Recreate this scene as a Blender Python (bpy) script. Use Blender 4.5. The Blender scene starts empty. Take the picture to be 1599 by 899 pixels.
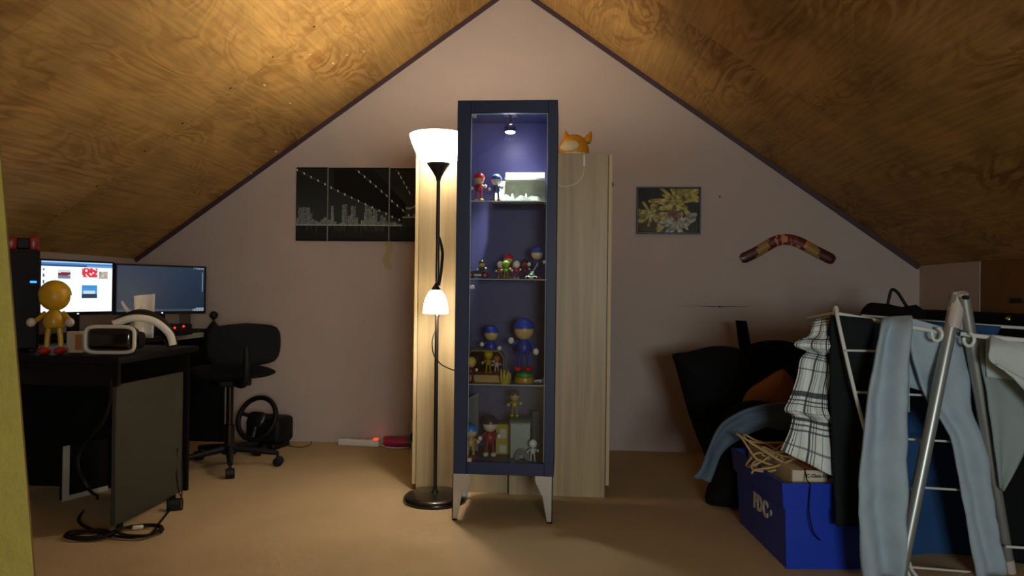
import bpy, bmesh, math, random
from mathutils import Vector, Matrix, noise

# ------------------------------------------------------------------ camera, world, lights, exposure
SC = bpy.context.scene
COL = SC.collection
rnd = random.Random(7)
H = 1.014                       # eye height
FPX = 1100.0                    # focal length in pixels of the 1599 x 899 frame
YAW, PITCH, ROLL = math.radians(4.2), math.radians(0.34), 0.0122
_f = Vector((-math.sin(YAW) * math.cos(PITCH), math.cos(YAW) * math.cos(PITCH), math.sin(PITCH)))
_r = Vector((math.cos(YAW), math.sin(YAW), 0))
_u = _r.cross(_f)
RGT = _r * math.cos(ROLL) + _u * math.sin(ROLL)
UPV = _u * math.cos(ROLL) - _r * math.sin(ROLL)
cam_d = bpy.data.cameras.new('camera')
cam = bpy.data.objects.new('camera', cam_d)
COL.objects.link(cam)
cam_d.sensor_width = 36.0
cam_d.lens = FPX / 1599 * 36.0
cam_d.clip_start = 0.05
m3 = Matrix((RGT, UPV, -_f)).transposed()
cam.matrix_world = Matrix.Translation((0, 0, H)) @ m3.to_4x4()
SC.camera = cam

wd = bpy.data.worlds.new('world')
SC.world = wd
wd.use_nodes = True
wd.node_tree.nodes['Background'].inputs[0].default_value = (0.55, 0.7, 1.0, 1)
wd.node_tree.nodes['Background'].inputs[1].default_value = 0.02

def light(name, kind, loc, power, color, **kw):
    l = bpy.data.lights.new(name, kind)
    l.energy = power
    l.color = color
    o = bpy.data.objects.new(name, l)
    COL.objects.link(o)
    o.location = loc
    for k, v in kw.items():
        setattr(l, k, v)
    return o

# fill light from behind the camera; the window carrying it is unseen, added
wl = light('added_rear_fill', 'AREA', (0.95, -1.885, 1.08), 46.0, (0.95, 1.0, 0.97), shape='RECTANGLE', size=1.0, size_y=0.66)
wl.rotation_euler = (math.radians(90), 0, 0)
# the standing lamp's two bulbs (their glass shades are built with the lamp)
LAMP_K = (1.0, 0.86, 0.67)

SC.view_settings.view_transform = 'Standard'
SC.view_settings.look = 'None'
SC.view_settings.exposure = 0.32
SC.view_settings.gamma = 1.0
SC.view_settings.use_curve_mapping = False

# ------------------------------------------------------------------ measuring helpers
def ray(px, py):
    return _f + RGT * ((px - 799.5) / FPX) - UPV * ((py - 449.5) / FPX)
def C(px, py, d):               # at camera depth d
    return Vector((0, 0, H)) + ray(px, py) * d
def W(px, py, y):               # on the plane Y = y
    r = ray(px, py)
    return Vector((0, 0, H)) + r * (y / r.y)
def G(px, py, z=0.0):           # on the plane Z = z
    r = ray(px, py)
    return Vector((0, 0, H)) + r * ((z - H) / r.z)

# ------------------------------------------------------------------ materials
def lin(c):
    return c / 12.92 if c <= 0.04045 else ((c + 0.055) / 1.055) ** 2.4
def hexc(h):
    h = h.lstrip('#')
    return tuple(lin(int(h[i:i + 2], 16) / 255) for i in (0, 2, 4)) + (1.0,)
MATS = {}
def mat(name, col, rough=0.55, metal=0.0, var=0.12, scale=8.0, stretch=(1, 1, 1), bump=0.0, bscale=200.0,
        emit=None, estr=0.0, spec=0.5, coat=0.0, sheen=0.0, detail=4.0):
    if name in MATS:
        return MATS[name]
    m = bpy.data.materials.new(name)
    m.use_nodes = True
    nt = m.node_tree
    b = nt.nodes['Principled BSDF']
    c = hexc(col) if isinstance(col, str) else col
    b.inputs['Roughness'].default_value = rough
    b.inputs['Metallic'].default_value = metal
    b.inputs['Specular IOR Level'].default_value = spec
    b.inputs['Coat Weight'].default_value = coat
    b.inputs['Sheen Weight'].default_value = sheen
    tc = nt.nodes.new('ShaderNodeTexCoord')
    mp = nt.nodes.new('ShaderNodeMapping')
    mp.inputs['Scale'].default_value = stretch
    nt.links.new(tc.outputs['Object'], mp.inputs[0])
    nz = nt.nodes.new('ShaderNodeTexNoise')
    nz.inputs['Scale'].default_value = scale
    nz.inputs['Detail'].default_value = detail
    nt.links.new(mp.outputs[0], nz.inputs['Vector'])
    mx = nt.nodes.new('ShaderNodeMix')
    mx.data_type = 'RGBA'
    mx.inputs[6].default_value = tuple(max(0, x * (1 - var)) for x in c[:3]) + (1,)
    mx.inputs[7].default_value = tuple(min(1, x * (1 + var)) for x in c[:3]) + (1,)
    nt.links.new(nz.outputs['Fac'], mx.inputs[0])
    nt.links.new(mx.outputs[2], b.inputs['Base Color'])
    if bump:
        n2 = nt.nodes.new('ShaderNodeTexNoise')
        n2.inputs['Scale'].default_value = bscale
        n2.inputs['Detail'].default_value = 3
        nt.links.new(mp.outputs[0], n2.inputs['Vector'])
        bp = nt.nodes.new('ShaderNodeBump')
        bp.inputs['Strength'].default_value = bump
        bp.inputs['Distance'].default_value = 0.004
        nt.links.new(n2.outputs['Fac'], bp.inputs['Height'])
        nt.links.new(bp.outputs[0], b.inputs['Normal'])
    if emit:
        b.inputs['Emission Color'].default_value = hexc(emit) if isinstance(emit, str) else emit
        b.inputs['Emission Strength'].default_value = estr
    MATS[name] = m
    return m

def plywood(name):
    m = bpy.data.materials.new(name)
    m.use_nodes = True
    nt = m.node_tree
    N, L = nt.nodes.new, nt.links.new
    b = nt.nodes['Principled BSDF']
    b.inputs['Roughness'].default_value = 0.62
    b.inputs['Specular IOR Level'].default_value = 0.25
    tc = N('ShaderNodeTexCoord')
    oi = N('ShaderNodeObjectInfo')
    mp = N('ShaderNodeMapping')
    mp.inputs['Scale'].default_value = (1.5, 0.55, 1.5)
    off = N('ShaderNodeVectorMath'); off.operation = 'SCALE'
    off.inputs[0].default_value = (7.0, 11.0, 5.0)
    L(oi.outputs['Random'], off.inputs['Scale'])
    L(off.outputs[0], mp.inputs['Location'])
    L(tc.outputs['Object'], mp.inputs[0])
    n1 = N('ShaderNodeTexNoise')
    n1.inputs['Scale'].default_value = 2.3
    n1.inputs['Detail'].default_value = 4.0
    n1.inputs['Roughness'].default_value = 0.48
    n1.inputs['Distortion'].default_value = 1.1
    L(mp.outputs[0], n1.inputs['Vector'])
    mu = N('ShaderNodeMath'); mu.operation = 'MULTIPLY'; mu.inputs[1].default_value = 62.0
    L(n1.outputs['Fac'], mu.inputs[0])
    sn = N('ShaderNodeMath'); sn.operation = 'SINE'
    L(mu.outputs[0], sn.inputs[0])
    cr = N('ShaderNodeValToRGB')
    e = cr.color_ramp.elements
    e[0].position, e[0].color = 0.1, hexc('#b58e52')
    e[1].position, e[1].color = 0.95, hexc('#8c622e')
    ma = N('ShaderNodeMath'); ma.operation = 'MULTIPLY_ADD'; ma.inputs[1].default_value = 0.5; ma.inputs[2].default_value = 0.5
    L(sn.outputs[0], ma.inputs[0])
    # bands fade in and out over the sheet
    n3 = N('ShaderNodeTexNoise'); n3.inputs['Scale'].default_value = 1.7; n3.inputs['Detail'].default_value = 4
    L(mp.outputs[0], n3.inputs['Vector'])
    rm = N('ShaderNodeMapRange'); rm.inputs[1].default_value = 0.36; rm.inputs[2].default_value = 0.68
    L(n3.outputs['Fac'], rm.inputs[0])
    mm = N('ShaderNodeMath'); mm.operation = 'MULTIPLY'
    L(ma.outputs[0], mm.inputs[0]); L(rm.outputs[0], mm.inputs[1])
    L(mm.outputs[0], cr.inputs[0])
    # fine streaks along the grain
    mp2 = N('ShaderNodeMapping'); mp2.inputs['Scale'].default_value = (60, 2.5, 60)
    L(tc.outputs['Object'], mp2.inputs[0])
    n2 = N('ShaderNodeTexNoise'); n2.inputs['Scale'].default_value = 1.0; n2.inputs['Detail'].default_value = 5
    L(mp2.outputs[0], n2.inputs['Vector'])
    mr = N('ShaderNodeMapRange'); mr.inputs[1].default_value = 0.35; mr.inputs[2].default_value = 0.7
    mr.inputs[3].default_value = 1.08; mr.inputs[4].default_value = 0.78
    L(n2.outputs['Fac'], mr.inputs[0])
    # broad stains
    n4 = N('ShaderNodeTexNoise'); n4.inputs['Scale'].default_value = 2.6; n4.inputs['Detail'].default_value = 6
    L(tc.outputs['Object'], n4.inputs['Vector'])
    m4 = N('ShaderNodeMapRange'); m4.inputs[1].default_value = 0.3; m4.inputs[2].default_value = 0.7
    m4.inputs[3].default_value = 0.72; m4.inputs[4].default_value = 1.15
    L(n4.outputs['Fac'], m4.inputs[0])
    mul = N('ShaderNodeMath'); mul.operation = 'MULTIPLY'
    L(mr.outputs[0], mul.inputs[0]); L(m4.outputs[0], mul.inputs[1])
    vm = N('ShaderNodeVectorMath'); vm.operation = 'SCALE'
    L(cr.outputs[0], vm.inputs[0]); L(mul.outputs[0], vm.inputs['Scale'])
    L(vm.outputs[0], b.inputs['Base Color'])
    return m

def woodgrain(name, c1, c2, rough=0.5, stretch=(22, 22, 0.9)):
    m = bpy.data.materials.new(name)
    m.use_nodes = True
    nt = m.node_tree
    N, L = nt.nodes.new, nt.links.new
    b = nt.nodes['Principled BSDF']
    b.inputs['Roughness'].default_value = rough
    tc = N('ShaderNodeTexCoord'); mp = N('ShaderNodeMapping'); mp.inputs['Scale'].default_value = stretch
    L(tc.outputs['Object'], mp.inputs[0])
    n1 = N('ShaderNodeTexNoise'); n1.inputs['Scale'].default_value = 1.0; n1.inputs['Detail'].default_value = 6; n1.inputs['Distortion'].default_value = 0.6
    L(mp.outputs[0], n1.inputs['Vector'])
    cr = N('ShaderNodeValToRGB')
    e = cr.color_ramp.elements
    e[0].position, e[0].color = 0.32, hexc(c1)
    e[1].position, e[1].color = 0.68, hexc(c2)
    L(n1.outputs['Fac'], cr.inputs[0])
    L(cr.outputs[0], b.inputs['Base Color'])
    return m

def clear_glass(name, tint=(0.94, 0.96, 0.97, 1), gl=0.05):
    m = bpy.data.materials.new(name)
    m.use_nodes = True
    nt = m.node_tree
    N, L = nt.nodes.new, nt.links.new
    out = nt.nodes['Material Output']
    nt.nodes.remove(nt.nodes['Principled BSDF'])
    t = N('ShaderNodeBsdfTransparent'); t.inputs[0].default_value = tint
    g = N('ShaderNodeBsdfGlossy'); g.inputs['Roughness'].default_value = 0.03
    fr = N('ShaderNodeLayerWeight'); fr.inputs[0].default_value = 0.12
    nz = N('ShaderNodeTexNoise'); nz.inputs['Scale'].default_value = 6
    mr = N('ShaderNodeMath'); mr.operation = 'MULTIPLY_ADD'; mr.inputs[1].default_value = 0.02; mr.inputs[2].default_value = gl
    L(nz.outputs['Fac'], mr.inputs[0])
    ad = N('ShaderNodeMath'); ad.operation = 'MULTIPLY_ADD'; ad.inputs[1].default_value = 0.5
    L(fr.outputs['Fresnel'], ad.inputs[0]); L(mr.outputs[0], ad.inputs[2])
    mx = N('ShaderNodeMixShader')
    L(ad.outputs[0], mx.inputs[0]); L(t.outputs[0], mx.inputs[1]); L(g.outputs[0], mx.inputs[2])
    L(mx.outputs[0], out.inputs[0])
    return m

def opal(name, col, estr):
    """opal lamp glass: lit from the bulb inside, passes the light on and glows"""
    m = bpy.data.materials.new(name)
    m.use_nodes = True
    nt = m.node_tree
    N, L = nt.nodes.new, nt.links.new
    out = nt.nodes['Material Output']
    nt.nodes.remove(nt.nodes['Principled BSDF'])
    d = N('ShaderNodeBsdfDiffuse'); t = N('ShaderNodeBsdfTranslucent'); e = N('ShaderNodeEmission')
    nz = N('ShaderNodeTexNoise'); nz.inputs['Scale'].default_value = 4
    mxc = N('ShaderNodeMix'); mxc.data_type = 'RGBA'
    mxc.inputs[6].default_value = (0.86, 0.84, 0.8, 1); mxc.inputs[7].default_value = (0.9, 0.88, 0.84, 1)
    L(nz.outputs['Fac'], mxc.inputs[0])
    L(mxc.outputs[2], d.inputs[0]); L(mxc.outputs[2], t.inputs[0])
    e.inputs[0].default_value = tuple(col) + (1,); e.inputs[1].default_value = estr
    mx = N('ShaderNodeMixShader'); mx.inputs[0].default_value = 0.45
    L(d.outputs[0], mx.inputs[1]); L(t.outputs[0], mx.inputs[2])
    ad = N('ShaderNodeAddShader')
    L(mx.outputs[0], ad.inputs[0]); L(e.outputs[0], ad.inputs[1])
    L(ad.outputs[0], out.inputs[0])
    return m

def attr_mat(name, rough=0.5, emit=0.0, coat=0.0, spec=0.5):
    m = bpy.data.materials.new(name)
    m.use_nodes = True
    nt = m.node_tree
    b = nt.nodes['Principled BSDF']
    a = nt.nodes.new('ShaderNodeAttribute'); a.attribute_name = 'print'
    b.inputs['Roughness'].default_value = rough
    b.inputs['Coat Weight'].default_value = coat
    b.inputs['Specular IOR Level'].default_value = spec
    if emit:
        b.inputs['Base Color'].default_value = (0.01, 0.01, 0.012, 1)
        nt.links.new(a.outputs['Color'], b.inputs['Emission Color'])
        b.inputs['Emission Strength'].default_value = emit
    else:
        nt.links.new(a.outputs['Color'], b.inputs['Base Color'])
    return m

def plaid(name):
    m = bpy.data.materials.new(name)
    m.use_nodes = True
    nt = m.node_tree
    N, L = nt.nodes.new, nt.links.new
    b = nt.nodes['Principled BSDF']
    b.inputs['Roughness'].default_value = 0.9
    uv = N('ShaderNodeUVMap'); uv.uv_map = 'UVMap'
    sp = N('ShaderNodeSeparateXYZ'); L(uv.outputs[0], sp.inputs[0])
    col = None
    base = N('ShaderNodeTexNoise'); base.inputs['Scale'].default_value = 30
    bm_ = N('ShaderNodeMix'); bm_.data_type = 'RGBA'
    bm_.inputs[6].default_value = hexc('#c9d6d6'); bm_.inputs[7].default_value = hexc('#dfe8e6')
    L(base.outputs['Fac'], bm_.inputs[0])
    cur = bm_.outputs[2]
    def stripe(cur, axis, period, pos, width, dark, alpha):
        dv = N('ShaderNodeMath'); dv.operation = 'DIVIDE'; dv.inputs[1].default_value = period
        L(sp.outputs[axis], dv.inputs[0])
        a1 = N('ShaderNodeMath'); a1.operation = 'ADD'; a1.inputs[1].default_value = -pos + 20
        L(dv.outputs[0], a1.inputs[0])
        fr = N('ShaderNodeMath'); fr.operation = 'FRACT'; L(a1.outputs[0], fr.inputs[0])
        lt = N('ShaderNodeMath'); lt.operation = 'LESS_THAN'; lt.inputs[1].default_value = width
        L(fr.outputs[0], lt.inputs[0])
        ml = N('ShaderNodeMath'); ml.operation = 'MULTIPLY'; ml.inputs[1].default_value = alpha
        L(lt.outputs[0], ml.inputs[0])
        mx = N('ShaderNodeMix'); mx.data_type = 'RGBA'
        mx.inputs[7].default_value = hexc(dark)
        L(ml.outputs[0], mx.inputs[0]); L(cur, mx.inputs[6])
        return mx.outputs[2]
    for ax in (0, 1):
        cur = stripe(cur, ax, 0.125, 0.05, 0.10, '#1a2530', 0.9)
        cur = stripe(cur, ax, 0.125, 0.22, 0.04, '#26323c', 0.85)
        cur = stripe(cur, ax, 0.125, 0.33, 0.04, '#26323c', 0.8)
        cur = stripe(cur, ax, 0.125, 0.62, 0.03, '#36424a', 0.7)
    L(cur, b.inputs['Base Color'])
    return m

# ------------------------------------------------------------------ mesh helpers
def cr_path(pts, n=6, closed=False):
    P = [Vector(p) for p in pts]
    out = []
    k = len(P)
    for i in range(k if closed else k - 1):
        if closed:
            a, b, c, d = P[(i - 1) % k], P[i], P[(i + 1) % k], P[(i + 2) % k]
        else:
            a, b, c, d = P[max(i - 1, 0)], P[i], P[i + 1], P[min(i + 2, k - 1)]
        for j in range(n):
            t = j / n
            out.append(0.5 * ((2 * b) + (c - a) * t + (2 * a - 5 * b + 4 * c - d) * t * t + (3 * b - a - 3 * c + d) * t ** 3))
    if not closed:
        out.append(P[-1])
    return out

class Geo:
    def __init__(s):
        s.v, s.f, s.uv = [], [], None
    def add(s, v, f):
        o = len(s.v)
        s.v += [Vector(x) for x in v]
        s.f += [tuple(i + o for i in q) for q in f]
        return s
    def box(s, lo, hi, bev=0.0, seg=2):
        lo, hi = Vector(lo), Vector(hi)
        if bev <= 0:
            v = [(x, y, z) for x in (lo.x, hi.x) for y in (lo.y, hi.y) for z in (lo.z, hi.z)]
            return s.add(v, [(0, 1, 3, 2), (4, 6, 7, 5), (0, 4, 5, 1), (2, 3, 7, 6), (0, 2, 6, 4), (1, 5, 7, 3)])
        bm = bmesh.new()
        bmesh.ops.create_cube(bm, size=1.0)
        for q in bm.verts:
            q.co = Vector((lo.x + (q.co.x + .5) * (hi.x - lo.x), lo.y + (q.co.y + .5) * (hi.y - lo.y), lo.z + (q.co.z + .5) * (hi.z - lo.z)))
        bmesh.ops.bevel(bm, geom=bm.edges[:], offset=bev, segments=seg, profile=0.5, affect='EDGES')
        bm.verts.ensure_lookup_table()
        bm.verts.index_update()
        s.add([q.co.copy() for q in bm.verts], [tuple(x.index for x in fc.verts) for fc in bm.faces])
        bm.free()
        return s
    def cbox(s, c, size, bev=0.0, seg=2):
        c, h = Vector(c), Vector(size) / 2
        return s.box(c - h, c + h, bev, seg)
    def lathe(s, prof, c=(0, 0, 0), n=24, mtx=None, cap=True):
        c = Vector(c)
        v, f = [], []
        for r, z in prof:
            for i in range(n):
                a = 2 * math.pi * i / n
                p = Vector((r * math.cos(a), r * math.sin(a), z))
                v.append((mtx @ p if mtx else p) + c)
        m = len(prof)
        for j in range(m - 1):
            for i in range(n):
                k = (i + 1) % n
                f.append((j * n + i, j * n + k, (j + 1) * n + k, (j + 1) * n + i))
        if cap:
            f.append(tuple(range(n))[::-1])
            f.append(tuple((m - 1) * n + i for i in range(n)))
        return s.add(v, f)
    def ball(s, c, r, nu=16, nv=10, mtx=None):
        r = (r, r, r) if isinstance(r, (int, float)) else r
        c = Vector(c)
        v = [Vector((0, 0, -r[2]))]
        for j in range(1, nv):
            t = -math.pi / 2 + math.pi * j / nv
            for i in range(nu):
                a = 2 * math.pi * i / nu
                v.append(Vector((r[0] * math.cos(t) * math.cos(a), r[1] * math.cos(t) * math.sin(a), r[2] * math.sin(t))))
        v.append(Vector((0, 0, r[2])))
        f = []
        for i in range(nu):
            f.append((0, 1 + (i + 1) % nu, 1 + i))
        for j in range(nv - 2):
            for i in range(nu):
                k = (i + 1) % nu
                f.append((1 + j * nu + i, 1 + j * nu + k, 1 + (j + 1) * nu + k, 1 + (j + 1) * nu + i))
        t = len(v) - 1
        b = 1 + (nv - 2) * nu
        for i in range(nu):
            f.append((b + i, b + (i + 1) % nu, t))
        return s.add([(mtx @ p if mtx else p) + c for p in v], f)
    def tube(s, path, r, n=8, closed=False, squash=None):
        P = [Vector(p) for p in path]
        k = len(P)
        rr = r if isinstance(r, (list, tuple)) else [r] * k
        T = []
        for i in range(k):
            a = P[(i - 1) % k] if closed or i > 0 else P[i]
            b = P[(i + 1) % k] if closed or i < k - 1 else P[i]
            T.append((b - a).normalized() if (b - a).length > 1e-9 else Vector((0, 0, 1)))
        up = Vector((0, 0, 1)) if abs(T[0].z) < 0.9 else Vector((1, 0, 0))
        nrm = (up - T[0] * up.dot(T[0])).normalized()
        v, f = [], []
        for i in range(k):
            nrm = nrm - T[i] * nrm.dot(T[i])
            nrm.normalize()
            bi = T[i].cross(nrm)
            for j in range(n):
                a = 2 * math.pi * j / n
                v.append(P[i] + nrm * (rr[i] * math.cos(a)) + bi * (rr[i] * math.sin(a) * (squash or 1)))
        for i in range(k if closed else k - 1):
            i2 = (i + 1) % k
            for j in range(n):
                j2 = (j + 1) % n
                f.append((i * n + j, i * n + j2, i2 * n + j2, i2 * n + j))
        if not closed:
            f.append(tuple(range(n))[::-1])
            f.append(tuple((k - 1) * n + j for j in range(n)))
        return s.add(v, f)
    def prism(s, front, back):
        """two matching polygons (3D points), joined by sides"""
        n = len(front)
        v = list(front) + list(back)
        f = [tuple(range(n)), tuple(range(2 * n - 1, n - 1, -1))]
        for i in range(n):
            j = (i + 1) % n
            f.append((i, i + n, j + n, j))
        return s.add(v, f)
    def poly(s, pts, direction):
        d = Vector(direction)
        pts = [Vector(p) for p in pts]
        return s.prism(pts, [p + d for p in pts])
    def grid(s, fn, nu, nv):
        v = [fn(i / nu, j / nv) for j in range(nv + 1) for i in range(nu + 1)]
        f = [(j * (nu + 1) + i, j * (nu + 1) + i + 1, (j + 1) * (nu + 1) + i + 1, (j + 1) * (nu + 1) + i) for j in range(nv) for i in range(nu)]
        return s.add(v, f)
    def puff(s, outline, axis, thick, rings=7, sub=3, back=0.35):
        """soft filled shape with the outline (3D, planar), bulging +-axis"""
        P = cr_path(outline, sub, True)
        n = len(P)
        c = sum(P, Vector()) / n
        ax = Vector(axis).normalized()
        v, f = [], []
        for side in (1, -1):
            base = len(v)
            for k in range(rings):
                t = k / rings
                sc = math.cos(t * math.pi / 2)
                h = thick * math.sin(t * math.pi / 2) * (1 if side > 0 else back)
                for p in P:
                    q = c + (p - c) * sc
                    w = noise.noise(q * 7) * 0.12 * thick * math.sin(t * math.pi / 2)
                    v.append(q + ax * side * (h + w))
            v.append(c + ax * side * thick * (1 if side > 0 else back))
            for k in range(rings - 1):
                for i in range(n):
                    j = (i + 1) % n
                    q = (base + k * n + i, base + k * n + j, base + (k + 1) * n + j, base + (k + 1) * n + i)
                    f.append(q if side > 0 else q[::-1])
            for i in range(n):
                j = (i + 1) % n
                q = (base + (rings - 1) * n + i, base + (rings - 1) * n + j, base + rings * n)
                f.append(q if side > 0 else q[::-1])
        return s.add(v, f)

def mesh_of(name, g, smooth=True, angle=40):
    me = bpy.data.meshes.new(name)
    me.from_pydata([tuple(p) for p in g.v], [], g.f)
    me.validate()
    bm = bmesh.new(); bm.from_mesh(me)
    bmesh.ops.remove_doubles(bm, verts=bm.verts[:], dist=1e-6)
    bmesh.ops.recalc_face_normals(bm, faces=bm.faces[:])
    bm.to_mesh(me); bm.free()
    if smooth:
        me.shade_smooth()
        me.set_sharp_from_angle(angle=math.radians(angle))
    return me

TM = {}
def thing(name, label, cat, loc=(0, 0, 0), rz=0.0, group=None, kind=None):
    o = bpy.data.objects.new(name, None)
    COL.objects.link(o)
    o.empty_display_size = 0.05
    o.location = loc
    o.rotation_euler = (0, 0, rz)
    tag(o, label, cat, group, kind)
    TM[o.name] = Matrix.Translation(Vector(loc)) @ Matrix.Rotation(rz, 4, 'Z')
    return o
def tag(o, label=None, cat=None, group=None, kind=None):
    if label: o['label'] = label
    if cat: o['category'] = cat
    if group: o['group'] = group
    if kind: o['kind'] = kind
    return o
def root_of(o):
    while o.parent:
        o = o.parent
    return o
def part(name, g, m, parent=None, world=False, label=None, smooth=True, angle=40, kind=None):
    if world and parent:
        inv = TM.get(root_of(parent).name, Matrix()).inverted()
        g.v = [inv @ p for p in g.v]
    me = mesh_of(name, g, smooth, angle)
    me.materials.append(m)
    o = bpy.data.objects.new(name, me)
    COL.objects.link(o)
    if parent:
        o.parent = parent
    if label: o['label'] = label
    if kind: o['kind'] = kind
    return o
def solo(name, g, m, label, cat, group=None, loc=(0, 0, 0), rz=0.0, **k):
    """a thing of one mesh; g in local coordinates when loc is given"""
    o = part(name, g, m, None, **k)
    o.location = loc
    o.rotation_euler = (0, 0, rz)
    tag(o, label, cat, group)
    TM[o.name] = Matrix.Translation(Vector(loc)) @ Matrix.Rotation(rz, 4, 'Z')
    return o
def struct(name, g, m, parent=None, label=None, **k):
    o = part(name, g, m, parent, label=label, **k)
    if not parent:
        o['kind'] = 'structure'
    return o

def picture(name, origin, du, dv, nx, ny, fn, m, parent=None, world=True):
    """flat print: a grid whose faces carry the printed colours; fn(u, v) -> linear rgb, v up"""
    o0, du, dv = Vector(origin), Vector(du), Vector(dv)
    me = bpy.data.meshes.new(name)
    v = [o0 + du * (i / nx) + dv * (j / ny) for j in range(ny + 1) for i in range(nx + 1)]
    if world and parent:
        inv = TM[root_of(parent).name].inverted()
        v = [inv @ p for p in v]
    f = [(j * (nx + 1) + i, j * (nx + 1) + i + 1, (j + 1) * (nx + 1) + i + 1, (j + 1) * (nx + 1) + i) for j in range(ny) for i in range(nx)]
    me.from_pydata([tuple(p) for p in v], [], f)
    at = me.color_attributes.new('print', 'FLOAT_COLOR', 'CORNER')
    buf = []
    for j in range(ny):
        for i in range(nx):
            c = fn((i + .5) / nx, (j + .5) / ny)
            buf += [c[0], c[1], c[2], 1.0] * 4
    at.data.foreach_set('color', buf)
    me.materials.append(m)
    o = bpy.data.objects.new(name, me)
    COL.objects.link(o)
    if parent:
        o.parent = parent
    return o

def text_mesh(name, txt, origin, xdir, ydir, size, m, parent, bold=0.0, depth=0.0015):
    cu = bpy.data.curves.new(name, 'FONT')
    cu.body = txt
    cu.size = size
    cu.offset = bold
    cu.extrude = depth
    cu.resolution_u = 3
    t = bpy.data.objects.new(name + '_tmp', cu)
    COL.objects.link(t)
    dg = bpy.context.evaluated_depsgraph_get()
    me = bpy.data.meshes.new_from_object(t.evaluated_get(dg))
    bpy.data.objects.remove(t)
    x, y = Vector(xdir).normalized(), Vector(ydir).normalized()
    z = x.cross(y)
    M = Matrix((x, y, z)).transposed().to_4x4()
    M.translation = Vector(origin)
    if parent:
        M = TM[root_of(parent).name].inverted() @ M
    me.transform(M)
    me.materials.clear()
    me.materials.append(m)
    o = bpy.data.objects.new(name, me)
    COL.objects.link(o)
    if parent:
        o.parent = parent
    return o

# ------------------------------------------------------------------ palette
M_ply = plywood('plywood')
M_wall = mat('wallpaper', '#b3a69f', 0.85, var=0.05, scale=3.5, bump=0.25, bscale=260, spec=0.2)
M_carpet = mat('carpet', '#b09c7c', 0.95, var=0.14, scale=3.0, bump=0.6, bscale=420, spec=0.1, detail=9)
M_trim = mat('purple_trim', '#3f2a33', 0.6)
M_oak = woodgrain('pale_oak', '#9c8a68', '#b5a17c', 0.45)
M_oak_edge = woodgrain('pale_oak_edge', '#b29a72', '#c9b48c', 0.5)
M_dark_seam = mat('dark_seam', '#1c1712', 0.8)
M_blue_cab = mat('navy_lacquer', '#0d1d45', 0.5, var=0.06)
M_blue_in = mat('violet_interior', '#3a3b68', 0.45, var=0.08, scale=4)
M_glass = clear_glass('clear_glass')
M_shelf = clear_glass('shelf_glass', (0.9, 0.93, 0.92, 1), 0.07)
M_glass_edge = mat('glass_edge', '#9fb4b0', 0.2, var=0.05)
M_steel = mat('brushed_steel', '#b8b6ae', 0.38, metal=0.85, var=0.05, stretch=(1, 1, 40))
M_chrome = mat('chrome', '#cfc8b8', 0.15, metal=1.0, var=0.03)
M_black = mat('black_plastic', '#0d0d0f', 0.55, var=0.1, spec=0.25)
M_black_metal = mat('black_metal', '#17120f', 0.3, metal=0.2, coat=0.3, var=0.05)
M_blackcloth = mat('black_cloth', '#131518', 0.95, var=0.15, bump=0.3, bscale=300, spec=0.15)
M_blackdenim = mat('black_denim', '#1b2022', 0.95, var=0.15, bump=0.3, bscale=300, spec=0.15)
M_navycloth = mat('navy_cloth', '#0d1120', 0.95, var=0.15, bump=0.3, bscale=220, spec=0.15)
M_white = mat('white_plastic', '#d9d6cc', 0.4, var=0.03)
M_whitewire = mat('white_coated_wire', '#cfd4d2', 0.4, var=0.04)
M_alu = mat('grey_tube', '#9aa19f', 0.35, metal=0.6, var=0.05)
M_clearplastic = mat('grey_plastic_joint', '#b9b2ac', 0.3, var=0.06)
M_jeans_light = mat('pale_denim', '#9db1be', 0.95, var=0.12, scale=16, bump=0.35, bscale=380, spec=0.1)
M_jeans_dark = mat('dark_denim', '#2a4f7e', 0.95, var=0.5, scale=3.5, bump=0.35, bscale=380, spec=0.1)
M_jeans_grey = mat('grey_denim', '#56697a', 0.95, var=0.2, scale=10, bump=0.35, bscale=380, spec=0.1)
M_greyshirt = mat('grey_cotton', '#8d9c9c', 0.95, var=0.1, scale=10, bump=0.2, bscale=380, spec=0.1)
M_whiteshirt = mat('white_cotton', '#b9c6c6', 0.95, var=0.06, scale=10, spec=0.1)
M_plaid = plaid('plaid_cotton')
M_crate = mat('blue_crate_plastic', '#0f37b4', 0.42, var=0.06)
M_card = mat('brown_cardboard', '#8a5a2c', 0.85, var=0.1)
M_cardwhite = mat('white_card', '#c9bfa6', 0.7, var=0.06)
M_rope = mat('beige_cord', '#b39a6a', 0.8, var=0.15, scale=60)
M_deskgrey = mat('grey_desk_panel', '#38382f', 0.6, var=0.08, scale=30)
M_deskblack = mat('black_desk', '#0b0b0c', 0.6, var=0.1, spec=0.2)
M_deskwhite = mat('white_desk_edge', '#9c978a', 0.5, var=0.05)
M_frame = mat('black_frame', '#0b0b0c', 0.4)
M_red_led = mat('red_indicator', '#ff2010', 0.4, emit='#ff2208', estr=5.0)
M_blue_led = mat('blue_indicator', '#2060ff', 0.4, emit='#1c50ff', estr=6.0)
M_white_led = mat('white_indicator', '#ffffff', 0.4, emit='#dfe8ff', estr=3.0)
M_olive = mat('olive_board', '#97893c', 0.85, var=0.18, scale=30, bump=0.4, bscale=120)
def paint(hexcol, rough=0.35):
    return mat('paint_' + hexcol.strip('#'), hexcol, rough, var=0.05)

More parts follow.
